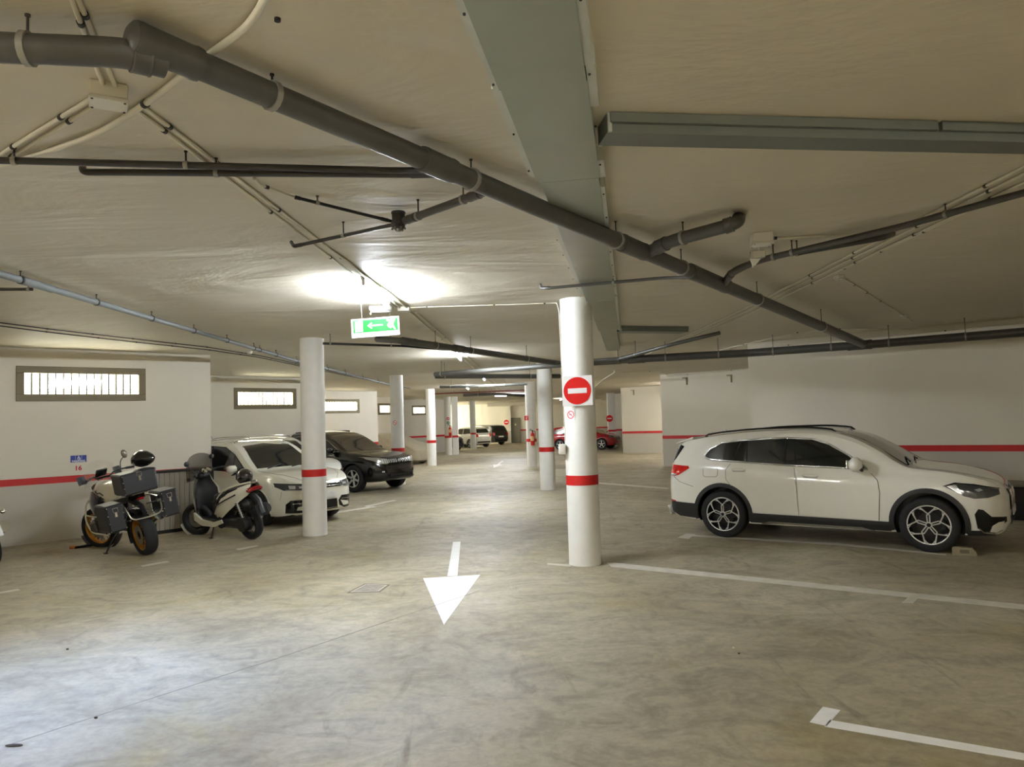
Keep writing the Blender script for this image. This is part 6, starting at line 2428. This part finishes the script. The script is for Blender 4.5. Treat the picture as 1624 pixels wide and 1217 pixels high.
b.bbox(p + gn * .03, (.06, .02, .02), .004, rot)
b.build('lock', M_INT, t, world=True)

# ------------------------------------------------------------------ things at the right
t = thing('storage_chest', 'black storage chest with a grey lid beyond the nose of the white car', 'chest', (8.42, 11.42, 0), R(-38.8))
MB().bbox((0, 0, .26), (1.3, .55, .52), .02).build('chest_body', mat('black_chest', (12, 12, 13), .6), t)
MB().bbox((0, 0, .55), (1.34, .60, .06), .015).build('chest_lid', mat('grey_lid', (112, 108, 92), .6), t)
b = MB()
b.bbox((0, -.285, .44), (.14, .03, .05), .008)
b.build('chest_latch', M_STEEL, t)
p = at(1530, 880, 0)
t = thing('wheel_chock', 'small beige concrete block on the floor by the front tyre of the white car', 'block', (p.x, p.y, 0), R(-32))
M_CHK = mat('beige_concrete', (146, 136, 108), .85, noise=.1, nscale=30, bump=.4, bscale=60)
b = MB()
b.prism([(-.13, 0), (.13, 0), (.12, .045), (.08, .09), (-.11, .095), (-.13, .085)], (0, -.05, 0), (1, 0, 0), (0, 0, 1), (0, .11, 0))
b.build('block_body', M_CHK, t)
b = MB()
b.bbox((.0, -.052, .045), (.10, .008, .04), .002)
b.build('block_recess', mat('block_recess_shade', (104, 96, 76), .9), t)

# ------------------------------------------------------------------ floor paint
def paint(label, polys, m=None, name='painted_line', cat='floor marking', group=None, z=.0015):
    b = MB()
    for poly in polys:
        pts = [at(x, y, 0) for x, y in poly]
        P2 = [(p.x, p.y) for p in pts]
        ar = sum(a[0] * c_[1] - c_[0] * a[1] for a, c_ in zip(P2, P2[1:] + P2[:1]))
        if ar < 0:
            P2 = P2[::-1]
        b.prism(P2, (0, 0, 0), (1, 0, 0), (0, 1, 0), (0, 0, z))
    o = b.build(name, m or M_MARK, smooth=0)
    return tag(o, label, cat, group)


M_MARKD = mat('worn_road_paint', (206, 202, 188), .6, noise=.12, nscale=7)
paint('large white arrow painted on the floor pointing toward the viewer', [[(718.5, 860), (730.5, 859.5), (725.5, 913.5), (709.5, 914)], [(671, 917.5), (761.5, 912), (704, 991.5)]], name='painted_arrow')
paint('long white bay line running right from the sign column foot', [[(962, 893), (975, 893), (2100, 1008), (2100, 1016), (970, 899.5)], [(1440, 948), (1457, 948), (1448, 957), (1430, 956.5)]], M_MARKD)
paint('white L-shaped bay corner in the lower right corner', [[(1305, 1121.5), (1333, 1127), (1311, 1152), (1284, 1146)], [(1316, 1142.5), (2000, 1259.7), (2000, 1270), (1308, 1153)]])
paint('white bay line under the near side of the white car', [[(1089, 846.5), (1103, 847.5), (1092, 855), (1075, 853)], [(1100, 848.5), (1330, 862), (1500, 879), (1500, 881), (1330, 865), (1098, 851)]], M_MARKD)
paint('short white dash on the floor in front of the motorcycle', [[(222, 897.5), (265, 890), (269, 892), (226, 899.5)]], M_MARKD)
paint('short white dash on the floor in front of the scooter', [[(374, 871), (407, 865), (411, 866.5), (378, 873)]], M_MARKD)
paint('short white dash at the left edge of the floor', [[(-10, 941), (28, 934.5), (33, 936.5), (-8, 943.5)]], M_MARKD)
paint('thin white bay line beside the bumper of the white people carrier', [[(519, 814), (592, 803), (597, 804.5), (519, 816.5)]], M_MARKD)
paint('thin white bay line under the front of the black car', [[(577, 803), (625, 793), (629, 794), (582, 804.5)]], M_MARKD)
paint('faint far bay line behind the sign column on the right', [[(945, 765), (1060, 774), (1060, 776), (945, 767)]], M_MARKD)
paint('faint far arrow on the driveway between the columns', [[(796, 731), (799, 731), (792, 737), (788, 737)], [(782, 737), (797, 737), (783, 742)]], M_MARKD, name='painted_arrow')
paint('faint white mark at the left of the sign column foot', [[(868, 893.5), (905, 896), (905, 899), (868, 896)]], M_MARKD)
# inspection cover
cs = [at(x, y, 0) for x, y in ((552, 940.5), (579, 926.5), (617, 928), (602, 939))]
cc = sum(cs, Vector()) / 4
t = thing('inspection_cover', 'square metal inspection cover set in the floor left of the big arrow', 'cover', cc)
M_COV = mat('worn_cover_fill', (150, 142, 132), .6, noise=.15, nscale=14)
M_COVF = mat('worn_cover_frame', (190, 184, 170), .5, .3, noise=.1, nscale=14)


def ringquad(b, k0, k1, z):
    for i in range(4):
        a, c_ = cs[i], cs[(i + 1) % 4]
        q4 = [cc + (a - cc) * k0, cc + (c_ - cc) * k0, cc + (c_ - cc) * k1, cc + (a - cc) * k1]
        P2 = [(p.x, p.y) for p in q4]
        ar = sum(m_[0] * n_[1] - n_[0] * m_[1] for m_, n_ in zip(P2, P2[1:] + P2[:1]))
        b.prism(P2 if ar > 0 else P2[::-1], (0, 0, 0), (1, 0, 0), (0, 1, 0), (0, 0, z))


b = MB()
ringquad(b, .80, .92, .003)
b.build('cover_frame', M_COVF, t, world=True, smooth=0)
b = MB()
ringquad(b, .92, 1.06, .0015)
b.build('grout_edge', mat('dark_grout', (112, 104, 92), .8), t, world=True, smooth=0)
b = MB()
P2 = [((cc + (p - cc) * .80).x, (cc + (p - cc) * .80).y) for p in cs]
ar = sum(m_[0] * n_[1] - n_[0] * m_[1] for m_, n_ in zip(P2, P2[1:] + P2[:1]))
b.prism(P2 if ar > 0 else P2[::-1], (0, 0, 0), (1, 0, 0), (0, 1, 0), (0, 0, .0015))
b.build('cover_plate', M_COV, t, world=True, smooth=0)
b = MB()
for i in (0, 1):
    a, c_ = cc + (cs[i] - cc) * .8, cc + (cs[i + 2] - cc) * .8
    b.tube([a + Vector((0, 0, .002)), c_ + Vector((0, 0, .002))], .006, 5)
b.build('cross_rib', M_COVF, t, world=True)
# sawn joint crossing the foreground and small litter
jt = [at(20, 1180, 0), at(210, 1118, 0), at(430, 1048, 0), at(668, 968, 0), at(760, 938, 0)]
o = MB().tube([p + Vector((0, 0, -.001)) for p in jt], .0045, 4).build('floor_joint', mat('sawn_joint_fill', (150, 144, 128), .9), None)
tag(o, 'thin sawn joint line crossing the foreground floor toward the arrow', 'floor joint')
for lab, px, s in (('dark twig lying on the floor in the lower left corner', (22, 1184), .055), ('small dark pebble on the bluish floor patch', (107, 1031), .012), ('small dark pebble beside the floor joint', (152, 1140), .012),
                   ('tiny pale pebble on the bare floor right of centre', (1163, 1029), .010), ('tiny dark pebble on the bare floor right of centre', (1172, 1038), .008)):
    p = at(px[0], px[1], 0)
    b = MB()
    b.ell((p.x, p.y, .006), (s, s * (.25 if s > .05 else .7), .007), 10, 6, Matrix.Rotation(R(25), 3, 'Z') if False else None)
    o = b.build('twig' if s > .05 else 'pebble', mat('pale_stone', (214, 206, 186), .8) if 'pale' in lab else mat('dark_debris', (60, 52, 42), .9))
    tag(o, lab, 'debris')
# scuffed dark hole plug on the ceiling
p = at(440, 29, CEIL)
o = MB().cyl((p.x, p.y, CEIL), (p.x, p.y, CEIL - .012), .012, n=12).build('ceiling_anchor', M_BLACK)
tag(o, 'small black anchor plug in the bare ceiling left of the duct', 'anchor')
